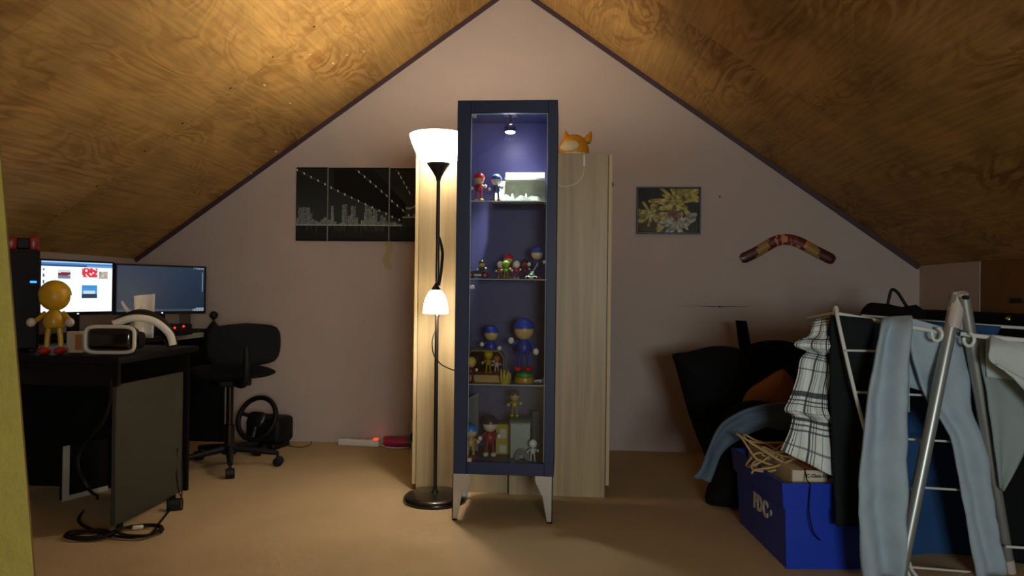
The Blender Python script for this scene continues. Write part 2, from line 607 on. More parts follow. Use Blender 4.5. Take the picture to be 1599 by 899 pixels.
# ------------------------------------------------------------------ the room
YB, YF = 4.6, -1.9
XL, XR = W(210, 402, YB).x, W(1437, 415, YB).x
ZE = 1.213
XA = (XL + XR) / 2
ZA = W(806, -26, YB).z
T = 0.06
struct('floor', Geo().box((XL - 0.1, YF - 0.1, -0.08), (XR + 0.1, YB + 0.1, 0)), M_carpet, smooth=False)
def gable(y, th, name, holes=None):
    pts = [(XL - T, y, -0.02), (XR + T, y, -0.02), (XR + T, y, ZE), (XA, y, ZA + 0.04), (XL - T, y, ZE)]
    return Geo().poly(pts, (0, th, 0))
wb = struct('wall_back', gable(YB, 0.08, 'wall_back'), M_wall, smooth=False)
# rear gable with an added, unseen window, built of pieces round the opening
wx0, wx1, wz0, wz1 = 0.40, 1.50, 0.70, 1.46
def slope_z(x):
    return ZE + (ZA - ZE) * (1 - abs(x - XA) / (XR - XA))
g = Geo()
g.box((XL - T, YF - 0.08, -0.02), (XR + T, YF, wz0))
yq = YF - .08
g.poly([(XL - T, yq, wz0), (wx0, yq, wz0), (wx0, yq, slope_z(wx0)), (XA, yq, ZA), (XL, yq, ZE), (XL - T, yq, ZE)], (0, .08, 0))
g.poly([(XR + T, yq, wz0), (wx1, yq, wz0), (wx1, yq, slope_z(wx1)), (XR, yq, ZE), (XR + T, yq, ZE)], (0, .08, 0))
g.poly([(wx0, yq, wz1), (wx1, yq, wz1), (wx1, yq, slope_z(wx1)), (wx0, yq, slope_z(wx0))], (0, .08, 0))
struct('wall_rear', g, M_wall, smooth=False)
g = Geo()
for lo, hi in (((wx0, wz0), (wx1, wz0 + .05)), ((wx0, wz1 - .05), (wx1, wz1)), ((wx0, wz0), (wx0 + .05, wz1)), ((wx1 - .05, wz0), (wx1, wz1)), ((.925, wz0), (.975, wz1))):
    g.box((lo[0], YF - .07, lo[1]), (hi[0], YF - .02, hi[1]))
w1 = struct('added_window_1', g, M_white, smooth=False)
for a, b in ((wx0 + .05, .925), (.975, wx1 - .05)):
    struct('pane', Geo().box((a, YF - .05, wz0 + .05), (b, YF - .045, wz1 - .05)), M_glass, w1, smooth=False)

struct('wall_left', Geo().box((XL - T, YF, -0.02), (XL, YB, ZE)), M_wall, smooth=False)
ywp = W(1532, 430, 1).y  # placeholder so the line below reads plainly
r_ = ray(1531, 430); ywp = XR / r_.x * r_.y
struct('wall_right', Geo().box((XR, YF, -0.02), (XR + T, YB, ZE)), mat('eaves_board', '#6d4a22', 0.75, var=0.15, scale=6), smooth=False)
wr = bpy.data.objects['wall_right']
struct('wallpaper_sheet', Geo().box((XR - 0.004, ywp, 0.0), (XR, YB, ZE)), M_wall, wr, smooth=False)
r_ = ray(1587, 469); yh = XR / r_.x * r_.y; zh = H + r_.z * XR / r_.x
struct('grip_slot', Geo().box((XR - 0.006, yh - 0.05, zh - 0.013), (XR + 0.002, yh + 0.04, zh + 0.013), 0.002), M_dark_seam, wr)
# ceiling: two slopes clad with plywood sheets
def slope(side):
    xe = XL if side < 0 else XR
    o = struct('ceiling', Geo().prism([Vector((xe + side * T, y, ZE - 0.035)) for y in (YF, YB)] + [Vector((XA, y, ZA + .012)) for y in (YB, YF)],
                                      [Vector((xe + side * T, y, ZE + 0.08)) for y in (YF, YB)] + [Vector((XA, y, ZA + .1)) for y in (YB, YF)]), M_dark_seam, smooth=False)
    n = Vector((-(ZA - ZE) * (1 if side > 0 else -1), 0, -abs(XR - XA))).normalized()
    dn = n * 0.012
    y1 = YB
    k = 0
    while y1 > YF + .01:
        y0 = max(YF, y1 - (1.22 if k else 1.05))
        p = [Vector((xe, y0 + .001, ZE)), Vector((xe, y1 - .001, ZE)), Vector((XA, y1 - .001, ZA)), Vector((XA, y0 + .001, ZA))]
        struct('plywood_sheet', Geo().prism([q + n * 0.004 for q in p], [q - n * .012 for q in p]), M_ply, o, smooth=False)
        if y1 < YB and side < 0:
            for i in range(9):     # nail heads along the joint
                t = 0.1 + i * 0.09 + rnd.uniform(-.01, .01)
                c = Vector((xe + (XA - xe) * t, y1 - 0.03, ZE + (ZA - ZE) * t)) + n * 0.005
                q = n.to_track_quat('Z', 'Y').to_matrix()
                struct('nail_head', Geo().lathe([(0.006, -0.001), (0.006, 0.001)], c, 8, q), M_dark_seam, o)
        y1 = y0
        k += 1
    # dark strip where the slope meets the gable wall
    d = (Vector((XA, 0, ZA)) - Vector((xe, 0, ZE))).normalized()
    inn = Vector((n.x, 0, n.z))
    a, b = Vector((xe, YB - .012, ZE)) + inn * .004, Vector((XA, YB - .012, ZA)) + inn * .004
    tr = struct('trim_1' if side < 0 else 'trim_2', Geo().poly([a, b, b + inn * .028, a + inn * .028], (0, .014, 0)), M_trim, smooth=False)
    tag(tr, 'dark purple trim strip where the sloped ceiling meets the gable wall')
slope(-1)
slope(1)
# flecks of white filler on the plywood
ce = bpy.data.objects['ceiling']
nl = Vector(((ZA - ZE), 0, -abs(XR - XA))).normalized()
for px, py, r in ((467, 218, .007), (430, 236, .009), (391, 270, .008), (346, 302, .006), (541, 85, .006), (519, 98, .008), (483, 84, .006), (452, 160, .007), (567, 79, .006), (412, 132, .007), (620, 103, .006), (566, 180, .005)):
    r0 = ray(px, py)
    t = (Vector((XL, 0, ZE)) - Vector((0, 0, H))).dot(nl) / r0.dot(nl)
    c = Vector((0, 0, H)) + r0 * t
    c = c + nl * .0045
    struct('filler_fleck', Geo().ball(c, (r, r * 1.6, r * .5), 8, 6), M_white, ce)
# scars on the gable wall
g = Geo()
g.tube([W(1066, 477, YB), W(1095, 478, YB), W(1124, 479, YB), W(1170, 478, YB)], [0.0006, 0.0014, 0.0022, 0.0006], 5)
struct('scratch', g, M_dark_seam, wb)
for px, py in ((1124, 307), (1124, 479), (800, 185)):
    p = W(px, py, YB)
    struct('nail_hole', Geo().ball(p, (0.006, 0.004, 0.006), 8, 6), M_dark_seam, wb)
# yellow paint smear below the triptych
g = Geo().grid(lambda u, v: W(600 + u * 11 + 3 * math.sin(v * 7), 378 + v * 42, YB) + Vector((0, -.001, 0)), 4, 8)
struct('paint_smear', g, mat('ochre_smear', '#a89a74', 0.8, var=0.1), wb, smooth=False)

# ------------------------------------------------------------------ leaning olive board at the edge of the room
pa, pb = C(0, 238, 0.95), C(53, 899, 0.95)
dirv = (pb - pa) / (pb.z - pa.z)
top, bot = pa + dirv * (0.02), pa + dirv * (-pa.z)
lw, dp = Vector((-0.16, 0.0, 0)), Vector((-0.014, 0.020, 0))
g = Geo().prism([bot, top, top + lw, bot + lw], [bot + dp, top + dp, top + lw + dp, bot + lw + dp])
solo('leaning_board', g, M_olive, 'olive yellow board leaning on edge beside the desk with the tower', 'board')

# ------------------------------------------------------------------ wardrobes (side panels towards the room, doors on the outer sides)
gl = G(649, 765); gr = G(944, 777); gm = W(793, 770, gr.y)
def wardrobe(name, label, x0, x1, y0, y1, h, door_side, door_z0, knob):
    o = thing(name, label, 'wardrobe', ((x0 + x1) / 2, (y0 + y1) / 2, 0), 0, 'oak wardrobes standing back to back')
    cx, cy = (x0 + x1) / 2, (y0 + y1) / 2
    def L(x, y, z): return (x - cx, y - cy, z)
    part('side_panel', Geo().box(L(x0, y0, 0), L(x1, y0 + .018, h), .001, 1), M_oak, o)
    part('side_panel', Geo().box(L(x0, y1 - .018, 0), L(x1, y1, h), .001, 1), M_oak, o)
    part('top_panel', Geo().box(L(x0, y0 + .018, h - .018), L(x1, y1 - .018, h)), M_oak, o, smooth=False)
    part('floor_panel', Geo().box(L(x0, y0 + .018, .06), L(x1, y1 - .018, .078)), M_oak, o, smooth=False)
    xb = x1 if door_side < 0 else x0
    part('back_panel', Geo().box(L(min(xb, xb + door_side * .006), y0 + .018, .06), L(max(xb, xb + door_side * .006), y1 - .018, h - .018)), M_oak, o, smooth=False)
    xd = x0 if door_side < 0 else x1
    a, b = (xd - .021, xd - .003) if door_side < 0 else (xd + .003, xd + .021)
    d = part('door', Geo().box(L(a, y0 + .004, door_z0), L(b, y1, h - .004), .001, 1), M_oak_edge, o)
    ko = (a - .022) if door_side < 0 else (b + .022)
    for ky, kz in knob:
        q = Matrix.Rotation(math.radians(-90 if door_side < 0 else 90), 3, 'Y')
        part('knob', Geo().lathe([(0.005, 0), (0.005, .010), (0.013, .016), (0.014, .022), (0.009, .028)], L(a if door_side < 0 else b, ky, kz), 14, q), M_black_metal, d)
    return o
zt = W(706, 214, gl.y).z
wardrobe('oak_wardrobe', 'taller pale oak wardrobe behind the standing lamp with its door facing the desks', gl.x, gm.x - .004, gl.y, gl.y + .62, zt, -1, 0.03, [(gl.y + .25, 0.62)])
zr = W(910, 239, gr.y).z
kx = W(957, 288, gr.y + .35)
wardrobe('oak_wardrobe', 'lower pale oak wardrobe carrying the orange eared night light', gm.x + .004, gr.x, gr.y, gr.y + .62, zr, 1, 0.06, [(gr.y + .35, kx.z)])

# ------------------------------------------------------------------ display cabinet
YC = 3.085
fl, fr_ = G(704, 814), G(856, 817)
YC = (fl.y + fr_.y) / 2
cx0, cx1 = W(711, 450, YC).x, W(868, 450, YC).x
cz0, cz1 = W(790, 742, YC).z, W(790, 156, YC).z
CD = 0.36
cab = thing('display_cabinet', 'tall navy display cabinet with glass door and silver legs full of toy figures', 'cabinet', ((cx0 + cx1) / 2, YC + CD / 2, 0))
def LC(x, y, z): return (x - (cx0 + cx1) / 2, y - YC - CD / 2, z)
ox0, ox1 = W(732, 450, YC).x, W(853, 450, YC).x
oz0, oz1 = W(790, 722, YC).z, W(790, 176, YC).z
th = .018
part('side_panel', Geo().box(LC(cx0, YC + .02, cz0), LC(cx0 + th, YC + CD, cz1)), M_blue_cab, cab, smooth=False)
part('side_panel', Geo().box(LC(cx1 - th, YC + .02, cz0), LC(cx1, YC + CD, cz1)), M_blue_cab, cab, smooth=False)
part('inner_wall', Geo().box(LC(cx0 + th, YC + .022, cz0 + .02), LC(cx0 + th + .004, YC + CD - .01, cz1 - .02)), M_blue_in, cab, smooth=False)
part('inner_wall', Geo().box(LC(cx1 - th - .004, YC + .022, cz0 + .02), LC(cx1 - th, YC + CD - .01, cz1 - .02)), M_blue_in, cab, smooth=False)
part('top_panel', Geo().box(LC(cx0, YC + .02, cz1 - .02), LC(cx1, YC + CD, cz1)), M_blue_cab, cab, smooth=False)
part('bottom_panel', Geo().box(LC(cx0, YC + .02, cz0), LC(cx1, YC + CD, oz0 - .004)), M_blue_cab, cab, smooth=False)
part('back_panel', Geo().box(LC(cx0 + th, YC + CD - .01, cz0 + .02), LC(cx1 - th, YC + CD, cz1 - .02)), M_blue_in, cab, smooth=False)
part('stile', Geo().box(LC(cx0, YC, cz0), LC(ox0, YC + .02, cz1), .0015, 1), M_blue_cab, cab)
part('stile', Geo().box(LC(ox1, YC, cz0), LC(cx1, YC + .02, cz1), .0015, 1), M_blue_cab, cab)
part('rail', Geo().box(LC(ox0, YC + .0005, oz1), LC(ox1, YC + .02, cz1), .0015, 1), M_blue_cab, cab)
part('rail', Geo().box(LC(ox0, YC + .0005, cz0), LC(ox1, YC + .02, oz0), .0015, 1), M_blue_cab, cab)
gd = part('glass_door', Geo().box(LC(ox0 + .003, YC + .006, oz0 + .003), LC(ox1 - .003, YC + .010, oz1 - .003)), M_glass, cab, smooth=False)
for e in (((ox0 + .002, oz0 + .003), (ox0 + .0042, oz1 - .003)), ((ox1 - .0042, oz0 + .003), (ox1 - .002, oz1 - .003)), ((ox0 + .004, oz1 - .0042), (ox1 - .004, oz1 - .002))):
    part('glass_edge', Geo().box(LC(e[0][0], YC + .0055, e[0][1]), LC(e[1][0], YC + .0105, e[1][1])), M_glass_edge, gd, smooth=False)
for px, py in ((739, 180), (734, 448), (728, 718)):
    p = W(px, py, YC)
    part('hinge', Geo().cbox(LC(max(p.x, ox0 + .012), YC + .008, p.z), (.022, .016, .018), .002, 1), M_steel, gd)
shz = [W(790, y, YC + .03).z for y in (313, 435, 600)]
for z in shz:
    s_ = part('glass_shelf', Geo().box(LC(cx0 + th + .006, YC + .03, z - .006), LC(cx1 - th - .006, YC + CD - .012, z)), M_shelf, cab, smooth=False)
    part('shelf_edge', Geo().box(LC(cx0 + th + .006, YC + .029, z - .005), LC(cx1 - th - .006, YC + .0305, z - .001)), M_glass_edge, s_, smooth=False)
    for xx in (cx0 + th + .01, cx1 - th - .01):
        part('shelf_pin', Geo().cbox(LC(xx, YC + .06, z - .012), (.010, .010, .012), .002, 1), M_steel, s_)
SZ = shz + [oz0 - .004]
# sheet-metal legs: wide at the top, one edge straight, the other stepping in to a narrow foot
lw_, hh = .078, cz0
def leg_poly(sgn, x, y):
    pr = [(0, hh), (lw_, hh), (lw_ * .98, hh * .87), (lw_ * .72, hh * .67), (lw_ * .55, hh * .55), (.024, .006), (0, .006)]
    return [Vector(LC(x + sgn * a, y, b)) for a, b in pr]
for sgn, x in ((1, cx0 - .004), (-1, cx1 - .004)):
    for y in (YC + .01, YC + CD - .03):
        lg = part('leg', Geo().poly(leg_poly(sgn, x, y), (0, .004, 0)), M_steel, cab, smooth=False)
        part('side_flange', Geo().poly([Vector(LC(x, y, hh)), Vector(LC(x, y + .05 * (1 if y < YC + .1 else -.4), hh)), Vector(LC(x, y + .018 * (1 if y < YC + .1 else -.4), .006)), Vector(LC(x, y, .006))], (sgn * .004, 0, 0)), M_steel, lg, smooth=False)
        part('foot_pad', Geo().lathe([(.012, 0), (.012, .007)], LC(x + sgn * .012, y + .006, 0), 12), M_black, lg)
# spotlight under the cabinet's top
sp = W(797, 186, YC + .17)
sl = thing('cabinet_spotlight', 'small swivelling chrome spotlight shining under the top of the display cabinet', 'spotlight', (sp.x, sp.y, cz1 - .02))
zs = W(797, 203, YC + .17).z - (cz1 - .02)
part('mounting_plate', Geo().lathe([(.034, -.008), (.036, -.004), (.036, 0)], (0, 0, 0), 20), M_chrome, sl)
part('swivel_arm', Geo().tube([(0, 0, -.006), (0, 0, zs + .02)], .006, 8), M_chrome, sl)
part('reflector', Geo().lathe([(.012, zs + .028), (.024, zs + .018), (.030, zs - .010), (.027, zs - .010), (.021, zs + .014), (.005, zs + .02)], (0, 0, 0), 20), M_chrome, sl)
part('bulb', Geo().ball((0, 0, zs - .006), (.022, .022, .012), 14, 8), mat('spot_bulb', '#ffffff', 0.3, emit=(1.0, 0.86, 0.75, 1), estr=40), sl)
lo = light('spotlight_beam', 'SPOT', (sp.x, sp.y, cz1 - .02 + zs - .024), 60.0, (1.0, 0.92, 0.86), spot_size=math.radians(80), spot_blend=0.8, shadow_soft_size=.02)
lo2 = light('spotlight_spill', 'POINT', (sp.x, sp.y - .02, cz1 - .02 + zs - .03), 1.0, (0.72, 0.70, 1.0), shadow_soft_size=.03)

# ------------------------------------------------------------------ standing lamp
gb = G(679, 781)
lamp = thing('floor_lamp', 'black standing lamp with glowing white bowl shade and small bell reading shade', 'lamp', (gb.x, gb.y, 0))
def LL(px, py, dy=0.0):
    p = W(px, py, gb.y + dy)
    return Vector((p.x - gb.x, p.y - gb.y, p.z))
zb, zt_, zc = LL(683, 256).z, LL(683, 213).z, LL(683, 281).z
xt = LL(683.5, 240).x * .35      # the pole stands almost plumb
part('base', Geo().lathe([(.150, 0), (.153, .006), (.150, .020), (.138, .030), (.120, .034), (.02, .040), (.012, .050)], (0, 0, 0), 40), M_black_metal, lamp)
part('pole', Geo().tube([(0, 0, .03), (xt, 0, zc + .01)], .0095, 12), M_black_metal, lamp)
part('shade_holder', Geo().lathe([(.0105, zc - .005), (.014, zc + .012), (.030, zc + .040), (.058, zb + .002), (.059, zb + .006), (.05, zb + .008)], (xt, 0, 0), 32), M_black_metal, lamp)
R = .142
prof = []
for i in range(15):
    a = i / 14
    prof.append((.056 + (R - .056) * (a * a) ** .5, zb + .002 + (zt_ - zb) * a ** 2.05))
inner = [(r - .004, z + .003) for r, z in prof[::-1]]
part('bowl_shade', Geo().lathe(prof + inner, (xt, 0, 0), 40, cap=False), opal('opal_bowl', (1.0, 0.86, 0.67), 11.0), lamp)
part('bulb', Geo().lathe([(.012, zb + .01), (.014, zb + .03), (.026, zb + .055), (.026, zb + .07), (.012, zb + .09), (.002, zb + .094)], (xt, 0, 0), 16), mat('warm_bulb', '#fff0d0', 0.4, emit=(1, .8, .55, 1), estr=30), lamp)
light('bowl_bulb', 'POINT', (gb.x + xt, gb.y, zb + .115), 24.0, LAMP_K, shadow_soft_size=.05)
pts = [LL(683, 366), LL(688, 378, -.008), LL(691, 395, -.014), LL(690, 412, -.016), LL(688, 430, -.03), LL(685, 446, -.05)]
arm = part('reading_arm', Geo().tube(cr_path(pts, 5), .0075, 8), M_black_metal, lamp)
sx, sy = LL(684, 470).x, -.06
z0, z1 = LL(684, 488).z, LL(684, 452).z
part('shade_cap', Geo().lathe([(.022, z1 - .006), (.020, z1 + .006), (.009, z1 + .022), (.006, z1 + .03)], (sx, sy, 0), 20), M_black_metal, lamp)
bp = [(.018 + (.060 - .018) * math.sin(i / 9 * math.pi / 2) ** .8, z1 + (z0 - z1) * (i / 9) ** 1.25) for i in range(10)] + [(.057, z0 - .002)]
bi = [(max(r - .003, .004), z) for r, z in bp[::-1]]
part('bell_shade', Geo().lathe(bp + bi, (sx, sy, 0), 28, cap=False), opal('opal_bell', (1.0, 0.84, 0.60), 10.0), lamp)
part('reading_bulb', Geo().ball((sx, sy, z0 + .055), (.02, .02, .03), 12, 8), MATS['warm_bulb'], lamp)
light('reading_bulb_light', 'POINT', (gb.x + sx, gb.y + sy, z0 + .022), 9.0, LAMP_K, shadow_soft_size=.03)
part('clip', Geo().lathe([(.013, -.014), (.013, .014)], (0, 0, LL(680, 489).z), 12), M_black_metal, lamp)
cp = [LL(680, 515), LL(675, 532, -.02), LL(677, 552, -.03), LL(688, 568, -.02), LL(706, 577, 0.0), LL(716, 579, .06)]
part('switch_cord', Geo().tube(cr_path(cp, 6), .003, 6), M_black, lamp)

# ------------------------------------------------------------------ pictures on the gable wall
def bldg(u):
    random.seed(int(u * 46) * 13 + 5)
    return random.random()
def skyline(u, v):
    """night city across the water with a bridge deck overhead; u over all three panels"""
    c = 0.012 + 0.016 * max(0, 1 - abs(v - .35) * 2.2)
    if v < .02 or v > .98: return (.006, .006, .006)
    wl_ = 0.215
    h = 0.23 + 0.17 * bldg(u) ** 1.5
    for (a, b, t) in ((.02, .11, .46), (.37, .41, .50), (.44, .48, .48), (.555, .605, .57), (.615, .65, .52), (.28, .30, .48)):
        if a < u < b: h = t
    if wl_ < v < h:
        k = noise.noise(Vector((u * 170, v * 110, 1.3)))
        s = noise.noise(Vector((int(u * 46) * 3.1, 2.2, .4)))
        c = 0.03 + 0.06 * max(0, s + .3) + 0.38 * max(0, k - .02) + .05 * (1 - (v - wl_) / .4)
    if abs(v - wl_) < .006: c = 0.30 + .2 * noise.noise(Vector((u * 80, 0, 0)))
    elif abs(v - wl_ + .012) < .008: c = 0.005
    if v < wl_ - .02:
        k = noise.noise(Vector((u * 60, v * 9, 7)))
        c = 0.012 + 0.05 * max(0, k + .1) * max(0, (v - .05) / .2)
    # bridge deck: dark underside narrowing towards the pier
    lowl = 0.98 - u * 0.72 / 0.86 if u < .88 else 9
    upl = 0.98 - (u - .45) * 1.55
    if u < .94 and v > lowl - .02 and v < min(1.2, 1.32 - (u - .42) * 1.75 if u > .42 else 2) and u > .30:
        c = 0.004
    for f, st in ((lambda q: .97 - .80 * q - .1 * q * (1 - q), .055), (lambda q: 1.0 - (q - .46) * 1.45, .045), (lambda q: 1.05 - (q - .78) * 3.0, .022)):
        y = f(u)
        if abs(v - y) < .006 and u < .92:
            c = max(c, .05)
        if abs(v - y) < .014 and (u % st) < .010 and u < .92:
            c = .5
    if .855 < u < .955 and .19 < v < .33: c = .022
    if .855 < u < .955 and abs(v - .33) < .008: c = .32
    if .86 < u < .96 and abs(v - (.45 + 14 * (u - .905) ** 2)) < .012 and u > .88: c = .25
    c *= 1.5
    return (c * .85, c * 1.0, c * .98)
M_print = attr_mat('printed_canvas', 0.6, spec=0.12)
tri = [('narrow skyline panel at the outer end of the bridge triptych', 463, 510.3, 0), ('wide middle skyline panel of the bridge triptych', 513.2, 606.2, 1), ('skyline panel with the bridge pier half behind the wardrobe', 609.2, 657, 2)]
for lab, a, b, k in tri:
    y0 = YB - .012
    p = W(a, 261 + (a - 463) * .008, y0); q = W(b, 376 + (b - 463) * .006, y0)
    o = thing('skyline_picture', lab, 'picture', ((p.x + q.x) / 2, YB, q.z), 0, 'three-part night bridge picture')
    part('canvas_body', Geo().box((p.x, y0, q.z), (q.x, YB, p.z), .001, 1), mat('canvas_grey', '#8a887c', .8), o, world=True)
    ua, ub = (a - 463) / 194, (b - 463) / 194
    e = .0012
    picture('printed_image', (p.x + e, y0 - .0008, q.z + e), (q.x - p.x - 2 * e, 0, 0), (0, 0, p.z - q.z - 2 * e), int((b - a) * 1.6), 140, lambda u, v: skyline(ua + (ub - ua) * u, v), M_print, o)
# framed print: plain yellow and white brush bursts on dark ground
def bursts(u, v):
    best = Vector((0.02, 0.022, 0.02))
    for cx_, cy_, s, n, col in ((.62, .72, .85, 9, (.72, .60, .16)), (.22, .42, .46, 8, (.66, .56, .18)), (.68, .20, .52, 6, (.62, .62, .52)), (.60, .45, .22, 6, (.30, .13, .04))):
        dx, dy = (u - cx_) * 1.36, v - cy_
        r = math.hypot(dx, dy); a = math.atan2(dy, dx)
        k = noise.noise(Vector((math.cos(a) * n * .45 + cx_ * 9, math.sin(a) * n * .45, r * 2 + cy_ * 5)))
        lim = s * (.55 + .75 * k)
        if r < lim:
            w = .55 + .6 * noise.noise(Vector((u * 14, v * 14, a * 1.5)))
            best = Vector(col) * max(.12, w)
    return best
p, q = W(994.5, 291.5, YB - .02), W(1094, 365.5, YB - .02)
o = thing('framed_print', 'black framed print of yellow and white bursts hung beside the boomerang', 'picture', ((p.x + q.x) / 2, YB, q.z))
fw = .011
g = Geo()
for lo, hi in (((p.x, q.z), (q.x, q.z + fw)), ((p.x, p.z - fw), (q.x, p.z)), ((p.x, q.z + fw), (p.x + fw, p.z - fw)), ((q.x - fw, q.z + fw), (q.x, p.z - fw))):
    g.box((lo[0], YB - .022, lo[1]), (hi[0], YB, hi[1]), .002, 1)
part('frame', g, M_frame, o, world=True)
picture('printed_image', (p.x + fw, YB - .010, q.z + fw), (q.x - p.x - 2 * fw, 0, 0), (0, 0, p.z - q.z - 2 * fw), 110, 80, bursts, M_print, o)
part('glazing', Geo().box((p.x + fw, YB - .015, q.z + fw), (q.x - fw, YB - .013, p.z - fw)), clear_glass('picture_glass', (.97, .97, .97, 1), 0.0), o, world=True, smooth=False)
# boomerang
cl = [(1157, 405), (1170, 399), (1186, 391), (1204, 380), (1216, 375), (1229, 373.5), (1242, 376), (1256, 382), (1274, 392), (1290, 400), (1303, 407)]
P = cr_path([W(a, b, YB - .016) for a, b in cl], 4)
n_ = len(P)
g = Geo(); vv, ff, cc = [], [], []
for i in range(n_):
    t = (P[min(i + 1, n_ - 1)] - P[max(i - 1, 0)]).normalized()
    nn = Vector((-t.z, 0, t.x))
    s = i / (n_ - 1)
    w = .034 * min(1, (1 - abs(2 * s - 1)) * 7 + .35) ** .5
    for dx, dy in ((1, 0), (.6, -.010), (-.6, -.010), (-1, 0), (-.6, .008), (.6, .008)):
        vv.append(P[i] + nn * w * dx + Vector((0, dy, 0)))
for i in range(n_ - 1):
    for j in range(6):
        k = (j + 1) % 6
        ff.append((i * 6 + j, i * 6 + k, (i + 1) * 6 + k, (i + 1) * 6 + j))
ff += [tuple(range(6)), tuple((n_ - 1) * 6 + j for j in range(6))]
g.add(vv, ff)
bo = solo('boomerang', g, attr_mat('painted_boomerang', 0.4, coat=0.2), 'red and ochre banded boomerang hung on the gable wall', 'boomerang')
at = bo.data.color_attributes.new('print', 'FLOAT_COLOR', 'CORNER')
p0, p1 = P[0].x, P[-1].x
for pl in bo.data.polygons:
    s = (pl.center.x - p0) / (p1 - p0)
    k = noise.noise(pl.center * 60)
    col = hexc('#5c1a1c')
    if .17 < s < .30 or .70 < s < .83: col = hexc('#94702e')
    elif s < .17 or s > .83: col = hexc('#4a1218')
    elif .38 < s < .6: col = hexc('#4e2420') if k > 0 else hexc('#7a2a1c')
    if .30 < s < .70 and k > .25: col = hexc('#c07850')
    for li in pl.loop_indices:
        at.data[li].color = col

# ------------------------------------------------------------------ orange night light on the lower wardrobe
c0 = W(896, 239, gr.y + .10); zt0 = zr
o = thing('night_light', 'plain orange and cream dome night light with two ears on the wardrobe', 'lamp', (c0.x, c0.y, zt0))
M_or, M_cream = paint('#c98a1e', .5), paint('#d8c79a', .5)
sc = 1 / (FPX / (c0.y))
part('dome', Geo().lathe([(.078 * math.cos(a), .030 + .085 * math.sin(a)) for a in [-.36 + (math.pi / 2 + .35) * i / 12 for i in range(13)]], (0, 0, 0), 24), M_or, o)
part('front_patch', Geo().ball((-.012, -.034, .042), (.058, .050, .041), 20, 12), M_cream, o)
for x, rot in ((-.036, -8), (.064, 22)):
    q = Matrix.Rotation(math.radians(rot), 3, 'Y')
    part('ear', Geo().lathe([(.020, 0), (.021, .018), (.012, .045), (.002, .062)], (x, .0, .075), 14, q), M_or, o)
part('rim', Geo().lathe([(.074, 0), (.076, .012), (.070, .018)], (0, 0, 0), 24), M_cream, o)
pts = [W(912, 238, gr.y - .001), W(913, 244, gr.y - .006), W(912, 262, gr.y - .006), W(909, 276, gr.y - .006), W(898, 287, gr.y - .006), W(882, 291, gr.y - .006), W(870, 288, gr.y - .006), W(858, 284, gr.y - .006)]
part('cable', Geo().tube(cr_path(pts, 5), .002, 6), M_white, o, world=True)
pA, pB = W(912.5, 242, gr.y - .008), W(912, 260, gr.y - .008)
part('inline_switch', Geo().cbox((pA + pB) / 2, (.013, .011, pA.z - pB.z), .003, 2), M_white, o, world=True)

# ------------------------------------------------------------------ toys in the cabinet: plain doll figures in the colours of the shelf
def toy(label, px, z, hpx, body, head='#d9c08a', cap=None, hand='#d8d4c8', shoe='#20242a', belly=None, dy=.10, rz=0.0, name='toy_figure', group='toy figures in the display cabinet', loc=None, bust=False, dz=0.0, arms=(0.35, 0.6)):
    y = YC + dy
    p = W(px, 450, y)
    h = hpx * y / FPX if loc is None else hpx
    L0 = (p.x, y, z + dz) if loc is None else loc
    o = thing(name, label, 'figurine', L0, rz, group)
    mb, mh, mn, ms = paint(body), paint(head), paint(hand), paint(shoe)
    base = 0.0 if not bust else -.36 * h
    def Z(t): return base + t * h
    part('torso', Geo().lathe([(.04 * h, Z(.34)), (.115 * h, Z(.37)), (.135 * h, Z(.44)), (.115 * h, Z(.53)), (.06 * h, Z(.60)), (.045 * h, Z(.63))], (0, 0, 0), 14), mb, o)
    if belly:
        part('belly', Geo().ball((0, -.075 * h, Z(.46)), (.075 * h, .07 * h, .085 * h), 12, 8), paint(belly), o)
    hd = part('head', Geo().ball((0, 0, Z(.78)), (.185 * h, .17 * h, .19 * h), 18, 12), mh, o)
    if cap:
        part('cap', Geo().lathe([(.195 * h * math.cos(a), Z(.80) + .205 * h * math.sin(a)) for a in [i / 7 * math.pi / 2 * .98 for i in range(8)]], (0, .012 * h, 0), 18, Matrix.Rotation(0, 3, 'X')), paint(cap), hd)
    for s, out in ((-1, arms[0]), (1, arms[1])):
        a0 = Vector((s * .10 * h, 0, Z(.57))); a1 = Vector((s * .22 * h, -.04 * h, Z(.50 - .08 * (1 - out)))); a2 = Vector((s * .23 * h, -.12 * h, Z(.36 + .26 * out)))
        am = part('arm', Geo().tube(cr_path([a0, a1, a2], 4), .030 * h, 8), mb, o)
        part('hand', Geo().ball(a2, (.058 * h, .055 * h, .062 * h), 10, 8), mn, am)
    if not bust:
        for s in (-1, 1):
            lg = part('leg', Geo().tube([(s * .06 * h, 0, Z(.38)), (s * .08 * h, 0, Z(.22)), (s * .085 * h, 0, Z(.06))], .034 * h, 8), mb, o)
            part('shoe', Geo().ball((s * .095 * h, -.05 * h, .055 * h), (.075 * h, .125 * h, .055 * h), 12, 8), ms, lg)
    return o
z1_, z2_, z3_, z4_ = SZ
